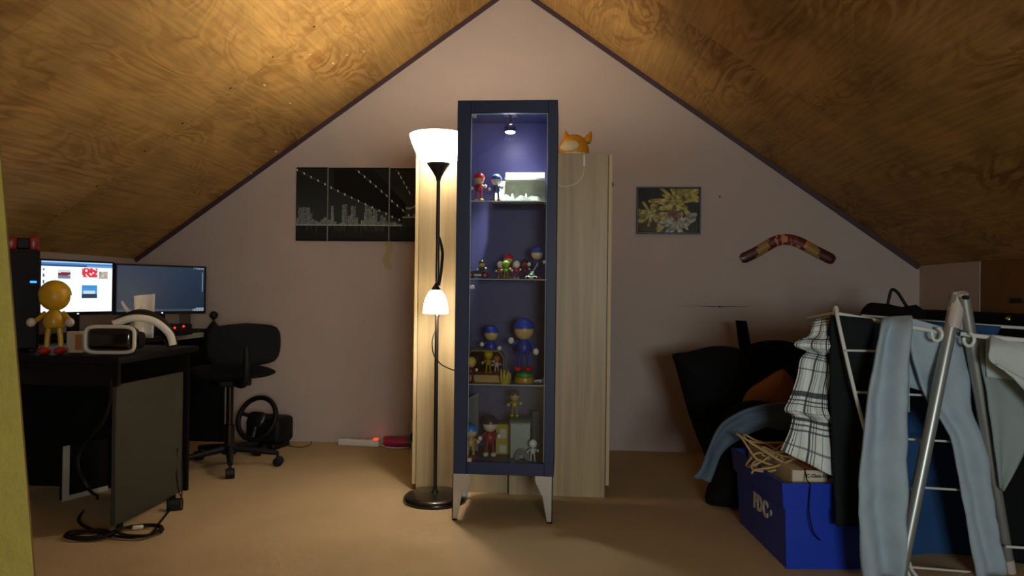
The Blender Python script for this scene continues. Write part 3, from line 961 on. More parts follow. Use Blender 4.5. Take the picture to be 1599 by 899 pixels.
# top shelf
toy('red capped toy figure on the top glass shelf beside the diorama', 746, z1_, 46, '#8f1220', '#c59a70', '#c8141c', '#d8d4c8', '#b89020', dy=.08)
toy('small blue capped toy figure on the top shelf against the tube light', 773, z1_, 44, '#22386c', '#c8c0b0', '#3058a8', '#d8d4c8', '#8a2020', dy=.085)
dA, dB = W(768, 312, YC + .17), W(851, 312, YC + .17)
dB.x = min(dB.x, cx1 - th - .012)
dio = thing('terrain_diorama', 'grey green terrain diorama with pale backdrop on the top glass shelf', 'diorama', ((dA.x + dB.x) / 2, YC + .22, z1_))
hw = (dB.x - dA.x) / 2 - .002
def terr(u, v):
    x, y = -hw + 2 * hw * u, -.09 + .16 * v
    e = min(u, 1 - u, v, 1 - v)
    return Vector((x, y, (.010 + .05 * v * v + .030 * noise.noise(Vector((x * 22, y * 22, 3)))) * min(1, e * 8) + .002))
g = Geo().grid(terr, 22, 14)
part('terrain', g, mat('moss_terrain', '#3c463f', 0.9, var=0.35, scale=45, bump=.5), dio)
part('base_slab', Geo().box((-hw, -.09, 0), (hw, .07, .008)), paint('#3c463c'), dio, smooth=False)
zB = W(800, 279, YC + .22).z - z1_
part('backdrop', Geo().box((-hw, .070, 0), (hw, .076, zB)), mat('pale_backdrop', '#a0a88c', 0.8, var=0.6, scale=20), dio, smooth=False)
for x in (-.03, .035):
    part('white_peg', Geo().lathe([(.009, .02), (.007, .036), (.003, .052)], (x, -.03, 0), 10), paint('#e2ded2'), dio)
ta, tb = W(788, 272, YC + .22), W(851, 272, YC + .22)
tb.x = min(tb.x, cx1 - th - .008)
tl = thing('tube_light', 'short glowing white tube light lying along the top of the diorama backdrop', 'tube light', ((ta.x + tb.x) / 2, YC + .25, z1_ + zB))
hl = (tb.x - ta.x) / 2
part('housing', Geo().box((-hl, .0, 0), (hl, .048, .012), .002, 1), M_white, tl)
part('tube', Geo().tube([(-hl + .004, .012, .022), (hl - .004, .012, .022)], .014, 14), mat('lit_tube', '#ffffff', 0.3, emit=(0.86, 0.92, 1.0, 1), estr=11), tl)
# second shelf
o = thing('toy_kart', 'black toy kart with red wheel hubs on the second glass shelf', 'toy car', (W(748, 430, YC + .09).x, YC + .09, z2_), math.radians(0))
part('chassis', Geo().poly([Vector((x, -.022, z)) for x, z in ((-.048, .010), (.050, .010), (.056, .018), (.030, .024), (.016, .034), (-.018, .036), (-.034, .030), (-.050, .030))], (0, .044, 0)), paint('#15181f'), o)
part('side_stripe', Geo().box((-.026, -.0235, .012), (.014, -.021, .020)), paint('#b8b4ac'), o, smooth=False)
for x in (-.036, .030):
    for y, s in ((-.026, -1), (.026, 1)):
        q = Matrix.Rotation(math.radians(90), 3, 'X')
        w_ = part('wheel', Geo().lathe([(.010, -.007), (.0155, -.005), (.0155, .005), (.010, .007)], (x, y, .0155), 16, q), M_black, o)
        part('hub', Geo().lathe([(.008, -.0085), (.008, .0085)], (x, y, .0155), 12, q), paint('#c0302a'), w_)
part('rear_wing', Geo().box((-.054, -.024, .046), (-.036, .024, .050)), paint('#2a1c1c'), o, smooth=False)
part('wing_post', Geo().box((-.048, -.003, .026), (-.042, .003, .047)), paint('#2a1c1c'), o, smooth=False)
toy('dark toy driver with mustard face sitting in the black kart', 752, z2_ + .034, 28, '#3a3018', '#c8a850', '#15161c', '#d8d4c8', dy=.09, bust=True, group='toy figures in the display cabinet')
toy('red helmeted toy figure standing behind the green one', 793, z2_, 40, '#7a1a18', '#d8b090', '#c81428', '#e0d8c8', '#c06018', dy=.20)
toy('lime green toy figure on the second glass shelf', 790, z2_, 30, '#5c8a1c', '#7aa828', None, '#c8c060', '#4a6a18', belly='#a8b858', dy=.09)
toy('small orange toy figure with cream cap beside the green one', 781, z2_, 28, '#9a5a1c', '#d8b890', '#e0d4b8', '#d8d4c8', '#8a6a30', dy=.14)
toy('small red and cream toy figure next to the maroon one', 806, z2_, 29, '#a01c18', '#e0d0b8', '#c8b898', '#d8d4c8', '#c0a080', dy=.12)
toy('maroon toy figure between the cream capped and the guitar figures', 819, z2_, 32, '#5a1820', '#8a3838', '#3a1014', '#b8b0a8', '#6a3a2a', dy=.17)
toy('blue capped toy figure with a white guitar on the second shelf', 838, z2_, 52, '#1c2c5a', '#c8b088', '#1c3a80', '#d8d4c8', '#a03828', dy=.15)
gx = W(833, 420, YC + .11)
o = thing('toy_guitar', 'tiny white toy guitar leaning on the blue capped figure', 'toy guitar', (gx.x, YC + .105, z2_))
part('guitar_body', Geo().puff([Vector((x, 0, z)) for x, z in ((-.020, .004), (-.004, .002), (.004, .016), (.000, .026), (.004, .036), (-.012, .036), (-.014, .024), (-.024, .018))], (0, -1, 0), .006, 4, 2, 1), paint('#d4d2cc'), o)
part('guitar_neck', Geo().tube([(-.004, 0, .030), (.020, 0, .074)], .0028, 6), paint('#9a8868'), o)
o = thing('toy_car', 'small green and white toy car lying near the guitar figure', 'toy car', (W(829, 430, YC + .06).x, YC + .06, z2_))
part('chassis', Geo().box((-.024, -.012, .004), (.028, .012, .014), .003, 1), paint('#c8d0c4'), o)
part('cabin', Geo().box((-.010, -.010, .014), (.016, .010, .024), .004, 1), paint('#2c7a34'), o)
for x in (-.014, .018):
    part('wheel', Geo().lathe([(.006, -.013), (.006, .013)], (x, 0, .006), 12, Matrix.Rotation(math.radians(90), 3, 'X')), M_black, o)
# third shelf
xa, xb = W(727, 598, YC + .10).x, W(788, 598, YC + .10).x
xa = max(xa, cx0 + th + .008)
o = thing('glass_showcase', 'small glass showcase with chamfered top and tan wooden base on the third shelf', 'showcase', ((xa + xb) / 2, YC + .15, z3_))
w2 = (xb - xa) / 2; d2 = .075
hs = (598 - 549) * (YC + .1) / FPX
part('wooden_base', Geo().box((-w2, -d2, 0), (w2, d2, .034), .003, 1), paint('#a8894e', .6), o)
po = [(-w2 + .004, .034), (w2 - .004, .034), (w2 - .004, hs * .78), (w2 - .026, hs), (-w2 + .026, hs), (-w2 + .004, hs * .78)]
for y in (-d2 + .004, d2 - .006):
    part('pane', Geo().poly([Vector((a, y, b)) for a, b in po], (0, .002, 0)), M_glass, o, smooth=False)
g = Geo()
for y in (-d2 + .004, d2 - .004):
    for a, b in zip(po[1:], po[2:] + po[:1]):
        if b != po[1]:
            g.tube([(a[0], y, a[1]), (b[0], y, b[1])], .0018, 6)
part('edging', g, paint('#8a7c50', .3), o)
part('top_panel', Geo().box((-w2 + .026, -d2 + .004, hs - .002), (w2 - .026, d2 - .004, hs + .001)), paint('#a8985c', .3), o, smooth=False)
mk = (xa + xb) / 2
def at_x(px, dy): return W(px, 450, YC + dy).x
toy('bright yellow toy figure inside the small glass showcase', 764, z3_ + .034, 37, '#c8a010', '#e0bc20', '#e8c828', '#e0d8b0', '#b88c10', dy=.15)
toy('orange and white toy figure inside the small glass showcase', 777, z3_ + .034, 28, '#d8d0c0', '#d87038', '#e07038', '#e0d8c8', '#a04828', dy=.16)
toy('dark red toy figure with straw cap before the showcase', 737, z3_, 41, '#4a1812', '#c8a868', '#c8b048', '#d8d0b8', '#6a2818', dy=.055)
toy('blue bust with white fists standing on the small glass showcase', 768, z3_ + hs + .001, 60, '#1e3ca0', '#d0b070', '#1e46b0', '#dcdad2', bust=True, dy=.15, arms=(.55, .2))
def shards(u): return u
g = Geo()
for k in range(7):
    a = k * .9
    g.lathe([(.010, 0), (.011, .030 + .004 * (k % 3)), (.001, .050 + .006 * (k % 4))], (.010 * math.cos(a), .009 * math.sin(a), 0), 6, Matrix.Rotation(.22 * math.cos(a), 3, 'Y') @ Matrix.Rotation(-.2 * math.sin(a), 3, 'X'))
solo('crystal_cluster', g, paint('#a89a30', .3), 'yellow green crystal cluster beside the glass showcase', 'crystal', loc=(W(789, 590, YC + .055).x, YC + .055, z3_))
xs = W(819, 590, YC + .13).x
o = thing('figure_stand', 'green domed stand with golden base on the third shelf', 'stand', (xs, YC + .13, z3_))
part('base', Geo().lathe([(.046, 0), (.048, .006), (.044, .022), (.036, .026)], (0, 0, 0), 24), paint('#b08428', .3), o)
part('green_top', Geo().lathe([(.042, .026), (.040, .038), (.030, .046), (.004, .048)], (0, 0, 0), 24), paint('#2c8a30', .5), o)
toy('large blue capped toy figure in red shoes on the green stand', 819, z3_ + .047, 84, '#1c3a96', '#d0b070', '#1e46b0', '#dcdad2', '#b81c20', dy=.13, arms=(.85, .1))
o = thing('toy_plane', 'small grey toy plane on the third shelf beside the green stand', 'toy plane', (W(842, 592, YC + .07).x, YC + .07, z3_))
part('fuselage', Geo().tube([(-.024, 0, .012), (-.010, 0, .012), (.014, 0, .014), (.022, 0, .016)], [.004, .008, .008, .003], 10), paint('#9aa0a8'), o)
part('wing', Geo().box((-.006, -.034, .013), (.006, .034, .016), .001, 1), paint('#7c828c'), o)
part('tail_fin', Geo().box((.014, -.001, .018), (.022, .001, .030)), paint('#7c828c'), o, smooth=False)
part('wheel', Geo().lathe([(.006, -.010), (.006, .010)], (-.004, 0, .006), 10, Matrix.Rotation(math.radians(90), 3, 'X')), M_black, o)
# cabinet floor
toy('bright blue capped toy figure in red shoes on the cabinet floor', 738, z4_, 54, '#b89858', '#c8ac78', '#1a78d0', '#c8b488', '#8a2018', dy=.075)
toy('navy capped toy figure with red arms on the cabinet floor', 768, z4_, 64, '#8a1c22', '#d0c0a0', '#141a38', '#d8d4cc', '#c8c4bc', dy=.13)
xg = W(786, 700, YC + .2)
o = thing('toy_box', 'yellow and white striped upright box on the cabinet floor', 'box', (xg.x, YC + .20, z4_))
part('carton', Geo().box((-.034, -.03, 0), (.034, .03, .14), .002, 1), paint('#a89428', .6), o)
for a, b in ((.010, .045), (.075, .118)):
    part('white_panel', Geo().box((-.016, -.032, a), (.016, -.030, b)), paint('#b8b8a8', .6), o, smooth=False)
xg = W(813, 690, YC + .14)
hb = (718 - 656) * (YC + .1) / FPX
o = thing('silver_pedestal', 'silver green pedestal with rolled top on the cabinet floor', 'pedestal', (xg.x, YC + .15, z4_))
part('column', Geo().box((-.046, -.05, 0), (.046, .05, hb - .02), .002, 1), mat('pale_metal', '#8fa098', 0.35, metal=0.5), o)
part('rolled_top', Geo().tube([(-.048, 0, hb - .024), (.048, 0, hb - .024)], .024, 20, squash=2.1), mat('dull_green_metal', '#5c6c62', 0.4, metal=0.4), o)
toy('yellow toy figure perched on the silver pedestal', 806, z4_ + hb, 42, '#8a7a20', '#a89858', '#3a3420', '#b8b090', '#c0b020', belly='#c8b428', dy=.15)
toy('white toy figure on the cabinet floor beside the pedestal', 835, z4_, 34, '#b8c0bc', '#c0c8c4', '#d0d6d2', '#b0b8b4', '#8a928e', dy=.055)
xg = W(817, 705, YC + .07)
g = Geo()
for k in range(3):
    r_a = .030 - .007 * k
    g.tube([Vector((r_a * math.cos(t), k * .004, .004 + 1.5 * r_a * math.sin(t))) for t in [i / 12 * math.pi for i in range(13)]], .0035, 6)
solo('wire_arch', g, paint('#7d7c78', .4), 'small grey ribbed arch standing before the pedestal', 'ornament', loc=(xg.x - .004, YC + .055, z4_))
xg = W(737, 650, YC + .24)
o = thing('grey_booklet', 'grey booklet leaning upright in the back corner of the cabinet', 'booklet', (xg.x, YC + .24, z4_), math.radians(-20))
part('cover', Geo().poly([Vector((-.032, 0, 0)), Vector((.032, 0, 0)), Vector((.032, 0, .268)), Vector((-.032, 0, .235))], (0, .006, 0)), paint('#7a7a78', .6), o, smooth=False)
part('white_edge', Geo().tube([(-.032, .003, .236), (.032, .003, .269)], .003, 6), paint('#c8c6c0', .6), o)
xg = W(839, 690, YC + .22)
o = thing('grey_carton', 'narrow grey carton standing behind the white toy figure', 'carton', (xg.x - .006, YC + .24, z4_))
part('carton_body', Geo().box((-.018, -.03, 0), (.018, .03, .19), .002, 1), paint('#4a524e', .7), o)
part('lid_flap', Geo().box((-.0175, -.03, .19), (.0175, .03, .193)), paint('#6a726c', .7), o, smooth=False)

# ------------------------------------------------------------------ desks
yA0, yA1 = G(183, 829).y, G(273, 777).y
xA1 = (G(183, 829).x + G(273, 777).x) / 2
zA = .725
dk = thing('corner_desk', 'black topped desk with grey side panel carrying the headset and tower', 'desk', ((XL + xA1) / 2, (yA0 + yA1) / 2, 0))
part('side_panel', Geo().box((xA1 - .02, yA0, .02), (xA1, yA1 + .04, .605), .002, 1), M_deskgrey, dk, world=True)
for y in (yA0 + .05, yA1 - .02):
    part('foot', Geo().lathe([(.014, 0), (.012, .021)], (xA1 - .01, y, 0), 10), M_black, dk, world=True)
part('top', Geo().box((XL + .01, yA0 - .02, zA - .03), (xA1 + .02, yA1 + .15, zA), .004, 2), M_deskblack, dk, world=True)
part('drawer_rail', Geo().box((XL + .01, yA0, .60), (xA1 + .004, yA0 + .02, zA - .03)), M_deskblack, dk, world=True, smooth=False)
part('blackout_apron', Geo().box((XL + .01, yA1 + .12, .0), (xA1 - .02, yA1 + .14, zA - .03)), M_deskblack, dk, world=True, smooth=False)  # carried down to the floor, added to keep the space under the desk black
part('side_panel', Geo().box((XL + .01, yA0, .0), (XL + .03, yA1 + .04, zA - .03), .002, 1), M_deskblack, dk, world=True)
# white-edged dark panel standing under the desk
pa_, pb_ = C(95, 785, 3.33), C(166, 757, 3.53)
pa_.z = pb_.z = 0.0
o = thing('dark_screen_panel', 'dark flat panel with pale edging standing under the black desk', 'panel', ((pa_.x + pb_.x) / 2, (pa_.y + pb_.y) / 2, 0), math.atan2(pb_.y - pa_.y, pb_.x - pa_.x))
ln = (pb_ - pa_).length / 2
part('face', Geo().box((-ln, -.008, .004), (ln, .012, .26)), M_deskblack, o, smooth=False)
part('edging', Geo().box((-ln, -.014, .0), (ln, -.006, .022)).box((-ln, -.014, .022), (-ln + .03, -.006, .26)), paint('#a8a498', .6), o, smooth=False)
# second desk along the low wall
xB = (C(262, 527, 3.95).x + C(316, 522, 4.25).x) / 2
yB0 = C(255, 527, 3.92).y
zB2 = .745
d2_ = thing('side_desk', 'dark desk with a pale front edge holding the two monitors', 'desk', ((XL + xB) / 2, (yB0 + YB) / 2, 0))
part('top', Geo().box((XL + .01, yA1 + .16, zB2 - .025), (xB - .012, YB - .04, zB2), .002, 1), M_deskblack, d2_, world=True)
part('front_edge', Geo().box((xB - .012, yB0 - .02, zB2 - .028), (xB, YB - .06, zB2 + .001), .002, 1), M_deskwhite, d2_, world=True)
part('side_panel', Geo().box((XL + .02, YB - .08, 0), (xB - .05, YB - .06, zB2 - .025)), M_deskblack, d2_, world=True, smooth=False)
part('side_panel', Geo().box((XL + .02, yB0 + .02, 0), (xB - .03, yB0 + .04, zB2 - .025)), M_deskblack, d2_, world=True, smooth=False)
part('back_panel', Geo().box((xB - .45, yB0 + .04, .25), (xB - .43, YB - .08, zB2 - .025)), M_deskblack, d2_, world=True, smooth=False)

# monitors
M_screen = attr_mat('lit_screen', 0.3, emit=1.1)
M_screen2 = attr_mat('dim_screen', 0.3, emit=0.45)
def page(u, v):
    """web page: dark blue bar, white page, four small pictures"""
    W_ = Vector((.78, .86, .92))
    if v > .975: return Vector(hexc('#9db8d8')[:3])
    if v > .935: return Vector(hexc('#3c6ea5')[:3])
    if v > .90: return Vector(hexc('#274b78')[:3]) if u < .62 else Vector(hexc('#5b8cc0')[:3])
    if u < .05: return Vector(hexc('#4a5a78')[:3]) if int(v * 16) % 2 and .2 < v < .85 and u > .02 else W_
    def box(a, b, c, d): return a < u < b and c < v < d
    if box(.22, .39, .66, .84):
        if v < .72: return Vector(hexc('#5a7088')[:3])
        if abs(v - .755 - (u - .3) * .1) < .03: return Vector(hexc('#7c2028')[:3])
        return Vector(hexc('#b8c4cc')[:3])
    if box(.55, .78, .70, .89):
        return Vector(hexc('#c03040')[:3]) if noise.noise(Vector((u * 30, v * 20, 0))) < .25 else Vector(hexc('#e8d0d0')[:3])
    if box(.80, .93, .68, .83): return Vector(hexc('#b0a898')[:3]) * (.8 + .5 * noise.noise(Vector((u * 25, v * 25, 2))))
    if box(.55, .78, .27, .54):
        if v < .36: return Vector(hexc('#26364a')[:3])
        if v < .43 and .58 < u < .75: return Vector(hexc('#b8c0c8')[:3])
        return Vector(hexc('#3c88c8')[:3]) * (1.1 - .3 * (v - .36) / .18)
    return W_
def window_dark(u, v):
    if v > .965: return Vector(hexc('#2c4258')[:3]) if u < .86 or int(u * 90) % 2 else Vector(hexc('#a8b8c4')[:3])
    if .972 < u < .985 and .45 < v < .9: return Vector(hexc('#8098a8')[:3])
    if v < .05: return Vector(hexc('#44566a')[:3]) if u < .86 or int(u * 100) % 3 == 0 else Vector(hexc('#b8c8d0')[:3])
    if v < .08 and u > .9: return Vector(hexc('#a8b8c4')[:3])
    return Vector(hexc('#243c56')[:3]) * (.72 + .40 * v)
def monitor(label, A, B, z0, z1, fn, m, group='monitors on the side desk'):
    mid = (A + B) / 2
    rz = math.atan2(B.y - A.y, B.x - A.x)
    hw = (Vector((B.x - A.x, B.y - A.y, 0))).length / 2
    o = thing('computer_monitor', label, 'monitor', (mid.x, mid.y, zB2), rz, group)
    a, b = z0 - zB2, z1 - zB2
    part('housing', Geo().box((-hw, 0, a), (hw, .03, b), .003, 1), M_black, o)
    g = Geo()
    bz = .010
    g.box((-hw, -.004, a), (hw, .001, a + .018)).box((-hw, -.004, b - bz), (hw, .001, b)).box((-hw, -.004, a + .018), (-hw + bz, .001, b - bz)).box((hw - bz, -.004, a + .018), (hw, .001, b - bz))
    part('bezel', g, M_black, o, smooth=False)
    picture('screen', (-hw + bz, -.002, a + .018), (2 * (hw - bz), 0, 0), (0, 0, b - a - bz - .018), 130, 80, fn, m, o, world=False)
    part('stand_neck', Geo().box((-.03, .02, .0), (.03, .045, a + .08), .004, 1), M_black, o)
    part('stand_foot', Geo().box((-.11, -.06, 0), (.11, .10, .012), .004, 1), M_black, o)
    part('power_light', Geo().cbox((0, -.0045, a + .008), (.008, .003, .004)), M_white_led, o, smooth=False)
    return o
hM = .295
A1, B1 = C(179, 452, 4.02), C(321, 452, 4.42)
zc_ = C(250, 452, 4.2).z
monitor('wide monitor showing a dim blue window beside the paper', A1, B1, zc_ - hM / 2, zc_ + hM / 2, window_dark, M_screen2)
A0, B0 = C(60, 449, 3.60), C(177, 449, 3.98)
zc2 = C(120, 449, 3.8).z
monitor('monitor showing a bright white web page with small pictures', A0, B0, zc2 - hM / 2, zc2 + hM / 2, page, M_screen)
light_dummy = None

# tower on the desk
tx = C(62, 470, 3.16)
ta_ = .71
tu, tv = Vector((math.cos(ta_), math.sin(ta_), 0)), Vector((-math.sin(ta_), math.cos(ta_), 0))
tc_ = tx - tu * .105 + tv * .15
o = thing('computer_tower', 'black computer tower with a blue light standing on the black desk', 'computer', (tc_.x, tc_.y, zA), ta_)
ht = C(50, 390, 3.16).z - zA
part('case', Geo().box((-.105, -.14, .006), (.105, .15, ht), .006, 2), M_black, o)
part('front_panel', Geo().box((-.098, -.150, .012), (.098, -.138, ht - .01), .004, 1), M_deskblack, o)
part('blue_light', Geo().cbox((.080, -.151, C(54, 440, 3.16).z - zA), (.024, .003, .009)), M_blue_led, o, smooth=False)
for x in (-.08, .08):
    part('foot', Geo().box((x - .012, -.13, 0), (x + .012, .13, .007)), M_black, o, smooth=False)
# red gadget on the tower
o = thing('red_gadget', 'red toy with dark middle lying on top of the computer tower', 'toy', (C(36, 380, 3.22).x, C(36, 380, 3.22).y, zA + ht), ta_)
part('shell', Geo().box((-.062, -.03, .0), (-.022, .03, .062), .012, 2), paint('#8a1414'), o)
part('shell', Geo().box((.022, -.03, .0), (.062, .03, .070), .012, 2), paint('#8a1414'), o)
part('bridge', Geo().box((-.026, -.024, .006), (.026, .024, .056), .006, 1), M_black, o)
# yellow figure, carton, headset, paper on the desk
fy = C(84, 545, 3.0)
toy('big yellow toy figure on the black desk before the web page', 0, 0, .315, '#b8901c', '#c89c1c', '#c8a020', '#b8b4a8', '#9a2018', loc=(fy.x, fy.y, zA), group='desk ornaments', arms=(.3, .3), rz=.3)
cp_ = C(112, 548, 3.08)
o = thing('snack_carton', 'small white and orange carton behind the yellow figure', 'carton', (cp_.x, cp_.y + .03, zA), .2)
part('carton_body', Geo().box((-.032, -.022, 0), (.032, .022, .092), .002, 1), paint('#b8ac94', .7), o)
part('orange_label', Geo().box((.004, -.0228, .012), (.031, -.0215, .080)), paint('#a86a34', .7), o, smooth=False)
hv = C(175, 530, 3.02)
o = thing('virtual_reality_headset', 'white rimmed black virtual reality headset resting on the desk', 'headset', (hv.x, hv.y, zA), .15)
hc = max(.066, hv.z - zA)
part('visor', Geo().box((-.098, -.03, hc - .052), (.098, .06, hc + .052), .030, 4), mat('gloss_black', '#0a0b0d', 0.15, coat=.6), o)
rim = []
for i in range(48):
    a = 2 * math.pi * i / 48
    rim.append(Vector((.100 * (abs(math.cos(a)) ** .38) * (1 if math.cos(a) > 0 else -1), -.018, hc + .055 * (abs(math.sin(a)) ** .38) * (1 if math.sin(a) > 0 else -1))))
part('rim', Geo().tube(rim, .008, 8, True), M_white, o)
hb_ = [Vector((-.02, .05, hc + .062)), Vector((.05, .08, hc + .088)), Vector((.12, .12, hc + .075)), Vector((.175, .15, hc + .020)), Vector((.195, .15, hc - .035))]
part('halo_band', Geo().tube(cr_path(hb_, 6), .016, 10, squash=.5), M_white, o)
hb2 = [Vector((-.03, .10, hc + .06)), Vector((.04, .16, hc + .10)), Vector((.11, .20, hc + .07)), Vector((.16, .20, hc + .0)), Vector((.18, .18, max(.03, hc - .04)))]
part('head_pad', Geo().tube(cr_path(hb2, 6), .026, 10, squash=.6), M_black, o)
part('face_cushion', Geo().box((-.08, .05, hc - .045), (.10, .11, hc + .03), .02, 2), M_black, o)
# crumpled white paper
pv = C(224, 508, 3.75)
o = thing('white_paper', 'curled sheets of white paper standing behind the headset', 'paper', (pv.x, pv.y, zB2), .75)
def sheet(u, v):
    return Vector((-.040 + .090 * u - .012 * v * (1 - u), .03 * math.sin(u * 3.1) - .02 * v, .225 * v + .012 * u * v))
def sheet2(u, v):
    return Vector((-.045 - .062 * u + .01 * v, .02 * u, .115 + .03 * v * (1 - .6 * u) + .075 * u ** 2))
part('standing_sheet', Geo().grid(sheet, 8, 8), mat('paper', '#efece4', .8, var=.04), o)
part('curled_sheet', Geo().grid(sheet2, 8, 4), MATS['paper'], o)
part('paper_fold', Geo().grid(lambda u, v: Vector((-.060 + .065 * u, .0 + .03 * math.sin(v * 3), .19 * v * (1 - .35 * (1 - u)))), 6, 6), MATS['paper'], o)
for nm in ('standing_sheet', 'curled_sheet', 'paper_fold'):
    sm = bpy.data.objects[nm].modifiers.new('thickness', 'SOLIDIFY'); sm.thickness = .0015
# control box with red lights and joystick on the second desk
cv = C(262, 512, 3.98)
o = thing('control_box', 'low black control box with two red lights on the side desk', 'controller', (cv.x - .02, cv.y + .06, zB2))
part('case', Geo().poly([Vector((-.09, y, z)) for y, z in ((-.07, 0), (.07, 0), (.07, .062), (-.05, .045), (-.07, .03))], (.18, 0, 0)), M_black, o, smooth=False)
for px, py in ((260, 511), (271, 504)):
    q = C(px, py, 3.9)
    part('red_light', Geo().ball((q.x - cv.x + .02, -.055 if py > 508 else -.03, .044 if py > 508 else .052), .0055, 10, 6), M_red_led, o)
jv = C(334, 521, 4.1)
zj = zB2 - .045
o = thing('joystick', 'black flight joystick with ball grip clamped to the desk edge', 'joystick', (xB + .05, 4.18, zj))
part('clamp', Geo().box((-.075, -.02, .02), (.01, .02, .0455), .003, 1).box((-.075, -.02, .046), (-.045, .02, .06), .003, 1), M_black, o)
part('base', Geo().box((-.04, -.045, .0), (.045, .045, .075), .018, 2), M_black, o)
part('boot', Geo().lathe([(.036, .07), (.03, .085), (.016, .10), (.012, .11)], (0, 0, 0), 16), M_black, o)
part('stick', Geo().tube([(0, 0, .09), (0, 0, .135)], .008, 8), M_black, o)
part('grip', Geo().ball((0, 0, .150), .025, 16, 10), M_black, o)
o = thing('desk_phone', 'dark tilted phone stand on the side desk below the wide monitor', 'phone stand', (C(297, 512, 4.15).x - .03, C(297, 512, 4.15).y, zB2), .6)
part('cradle', Geo().box((-.04, -.03, 0), (.04, .05, .02), .004, 1), M_black, o)
part('handset', Geo().poly([Vector((-.03, y, z)) for y, z in ((-.01, .02), (.012, .02), (.045, .11), (.025, .115))], (.06, 0, 0)), paint('#1c1c1e'), o, smooth=False)

# ------------------------------------------------------------------ office chair
cc_ = G(357, 706)
cc_.y = 3.90; cc_.x = W(358, 700, 3.90).x
ang = math.radians(-18)
o = thing('office_chair', 'black swivel office chair with rounded backrest beside the side desk', 'chair', (cc_.x, cc_.y, 0), math.radians(133))
# local +x is the direction the sitter faces
part('column', Geo().tube([(0, 0, .10), (0, 0, .24), (0, 0, .245), (0, 0, .50)], [.028, .028, .020, .020], 14), M_black_metal, o)
part('seat', Geo().puff([Vector((x, y, .540)) for x, y in ((-.17, -.19), (-.05, -.22), (.12, -.22), (.22, -.17), (.24, 0), (.22, .17), (.12, .22), (-.05, .22), (-.17, .19), (-.21, 0))], (0, 0, 1), .042, 6, 3, 1.0), M_blackcloth, o)
part('seat_plate', Geo().box((-.10, -.09, .465), (.10, .09, .505), .008, 1), M_black, o)
part('back_post', Geo().tube(cr_path([(-.05, 0, .485), (-.20, 0, .485), (-.268, 0, .53), (-.268, 0, .70)], 5), .018, 10), M_black, o)
bo_ = [(y * .88, z) for y, z in [(-.19, .615), (-.06, .595), (.06, .595), (.19, .615), (.225, .70), (.20, .80), (.06, .825), (-.06, .825), (-.20, .80), (-.225, .70)]]
part('backrest', Geo().puff([Vector((-.235 - .02 * math.cos(y * 6), y, z)) for y, z in bo_], (1, 0, 0), .035, 6, 3, .8), M_blackcloth, o)
hub = part('star_base', Geo().lathe([(.04, .075), (.042, .12), (.03, .135)], (0, 0, 0), 16), M_black, o)
for k in range(5):
    a = k * 2 * math.pi / 5 + .35
    ca, sa = math.cos(a), math.sin(a)
    lg = part('leg', Geo().tube([(.03 * ca, .03 * sa, .105), (.16 * ca, .16 * sa, .09), (.27 * ca, .27 * sa, .075)], [.022, .018, .014], 8), M_black, o)
    q = Matrix.Rotation(a, 3, 'Z') @ Matrix.Rotation(math.radians(90), 3, 'X')
    part('caster', Geo().lathe([(.015, -.024), (.027, -.022), (.027, .022), (.015, .024)], (.275 * ca, .275 * sa, .027), 14, q).tube([(.27 * ca, .27 * sa, .03), (.27 * ca, .27 * sa, .08)], .008, 8), M_black, lg)

# ------------------------------------------------------------------ racing wheel on the floor
wv = W(412, 690, 4.30)
o = thing('racing_wheel', 'black gaming steering wheel unit standing on the floor by the wall', 'steering wheel', (W(412, 690, 4.36).x, 4.36, 0), math.radians(-12))
part('housing', Geo().box((-.125, -.03, .035), (.125, .15, .20), .03, 3), M_black, o)
part('foot', Geo().box((-.10, -.04, 0), (-.05, .14, .04), .008, 1), M_black, o)
part('foot', Geo().box((.05, -.04, 0), (.10, .14, .04), .008, 1), M_black, o)
tilt = Matrix.Rotation(math.radians(-22), 3, 'X')
wc = Vector((0, -.075, .205))
ring = [wc + tilt @ Vector((.132 * math.cos(t), 0, .132 * math.sin(t))) for t in [2 * math.pi * i / 40 for i in range(40)]]
rm_ = part('rim', Geo().tube(ring, .0155, 10, True), M_black, o)
part('hub', Geo().puff([wc + tilt @ Vector((a, 0, b)) for a, b in ((-.06, .03), (0, .042), (.06, .03), (.05, -.04), (0, -.055), (-.05, -.04))], tilt @ Vector((0, -1, 0)), .02, 5, 3, 1), paint('#16171a'), o)
for t in (math.radians(12), math.radians(168), math.radians(270)):
    part('spoke', Geo().tube([wc + tilt @ Vector((.03 * math.cos(t), 0, .03 * math.sin(t))), wc + tilt @ Vector((.13 * math.cos(t), 0, .13 * math.sin(t)))], .014, 8, squash=.5), paint('#222428'), o)
part('shaft', Geo().tube([wc, Vector((0, .0, .15))], .03, 12), M_black, o)

# ------------------------------------------------------------------ power strip, cables, bottle, slim heater at the wall
pa_, pb_ = G(529, 694), G(592, 697)
yP = min(pa_.y, YB - .06)
o = thing('power_strip', 'white power strip with glowing red switch on the carpet at the wall', 'power strip', ((pa_.x + pb_.x) / 2, yP, 0), math.atan2(pb_.y - pa_.y, pb_.x - pa_.x))
hw = (pb_ - pa_).length / 2
part('body', Geo().box((-hw, -.026, 0), (hw, .026, .042), .006, 2), M_white, o)
for k in range(4):
    part('socket', Geo().lathe([(.018, .040), (.019, .0435), (.014, .0435), (.013, .0425)], (-hw + .04 + k * .05, 0, 0), 16), paint('#b8b4aa'), o)
part('switch', Geo().box((hw - .04, -.014, .04), (hw - .014, .014, .050), .003, 1), M_red_led, o)
g = Geo().tube(cr_path([W(592, 693, yP), G(606, 698, .006), G(622, 699, .006), G(640, 698, .006)], 6), .004, 6)
solo('white_cable', g, M_white, 'white cable running from the power strip to the wardrobe', 'cable')
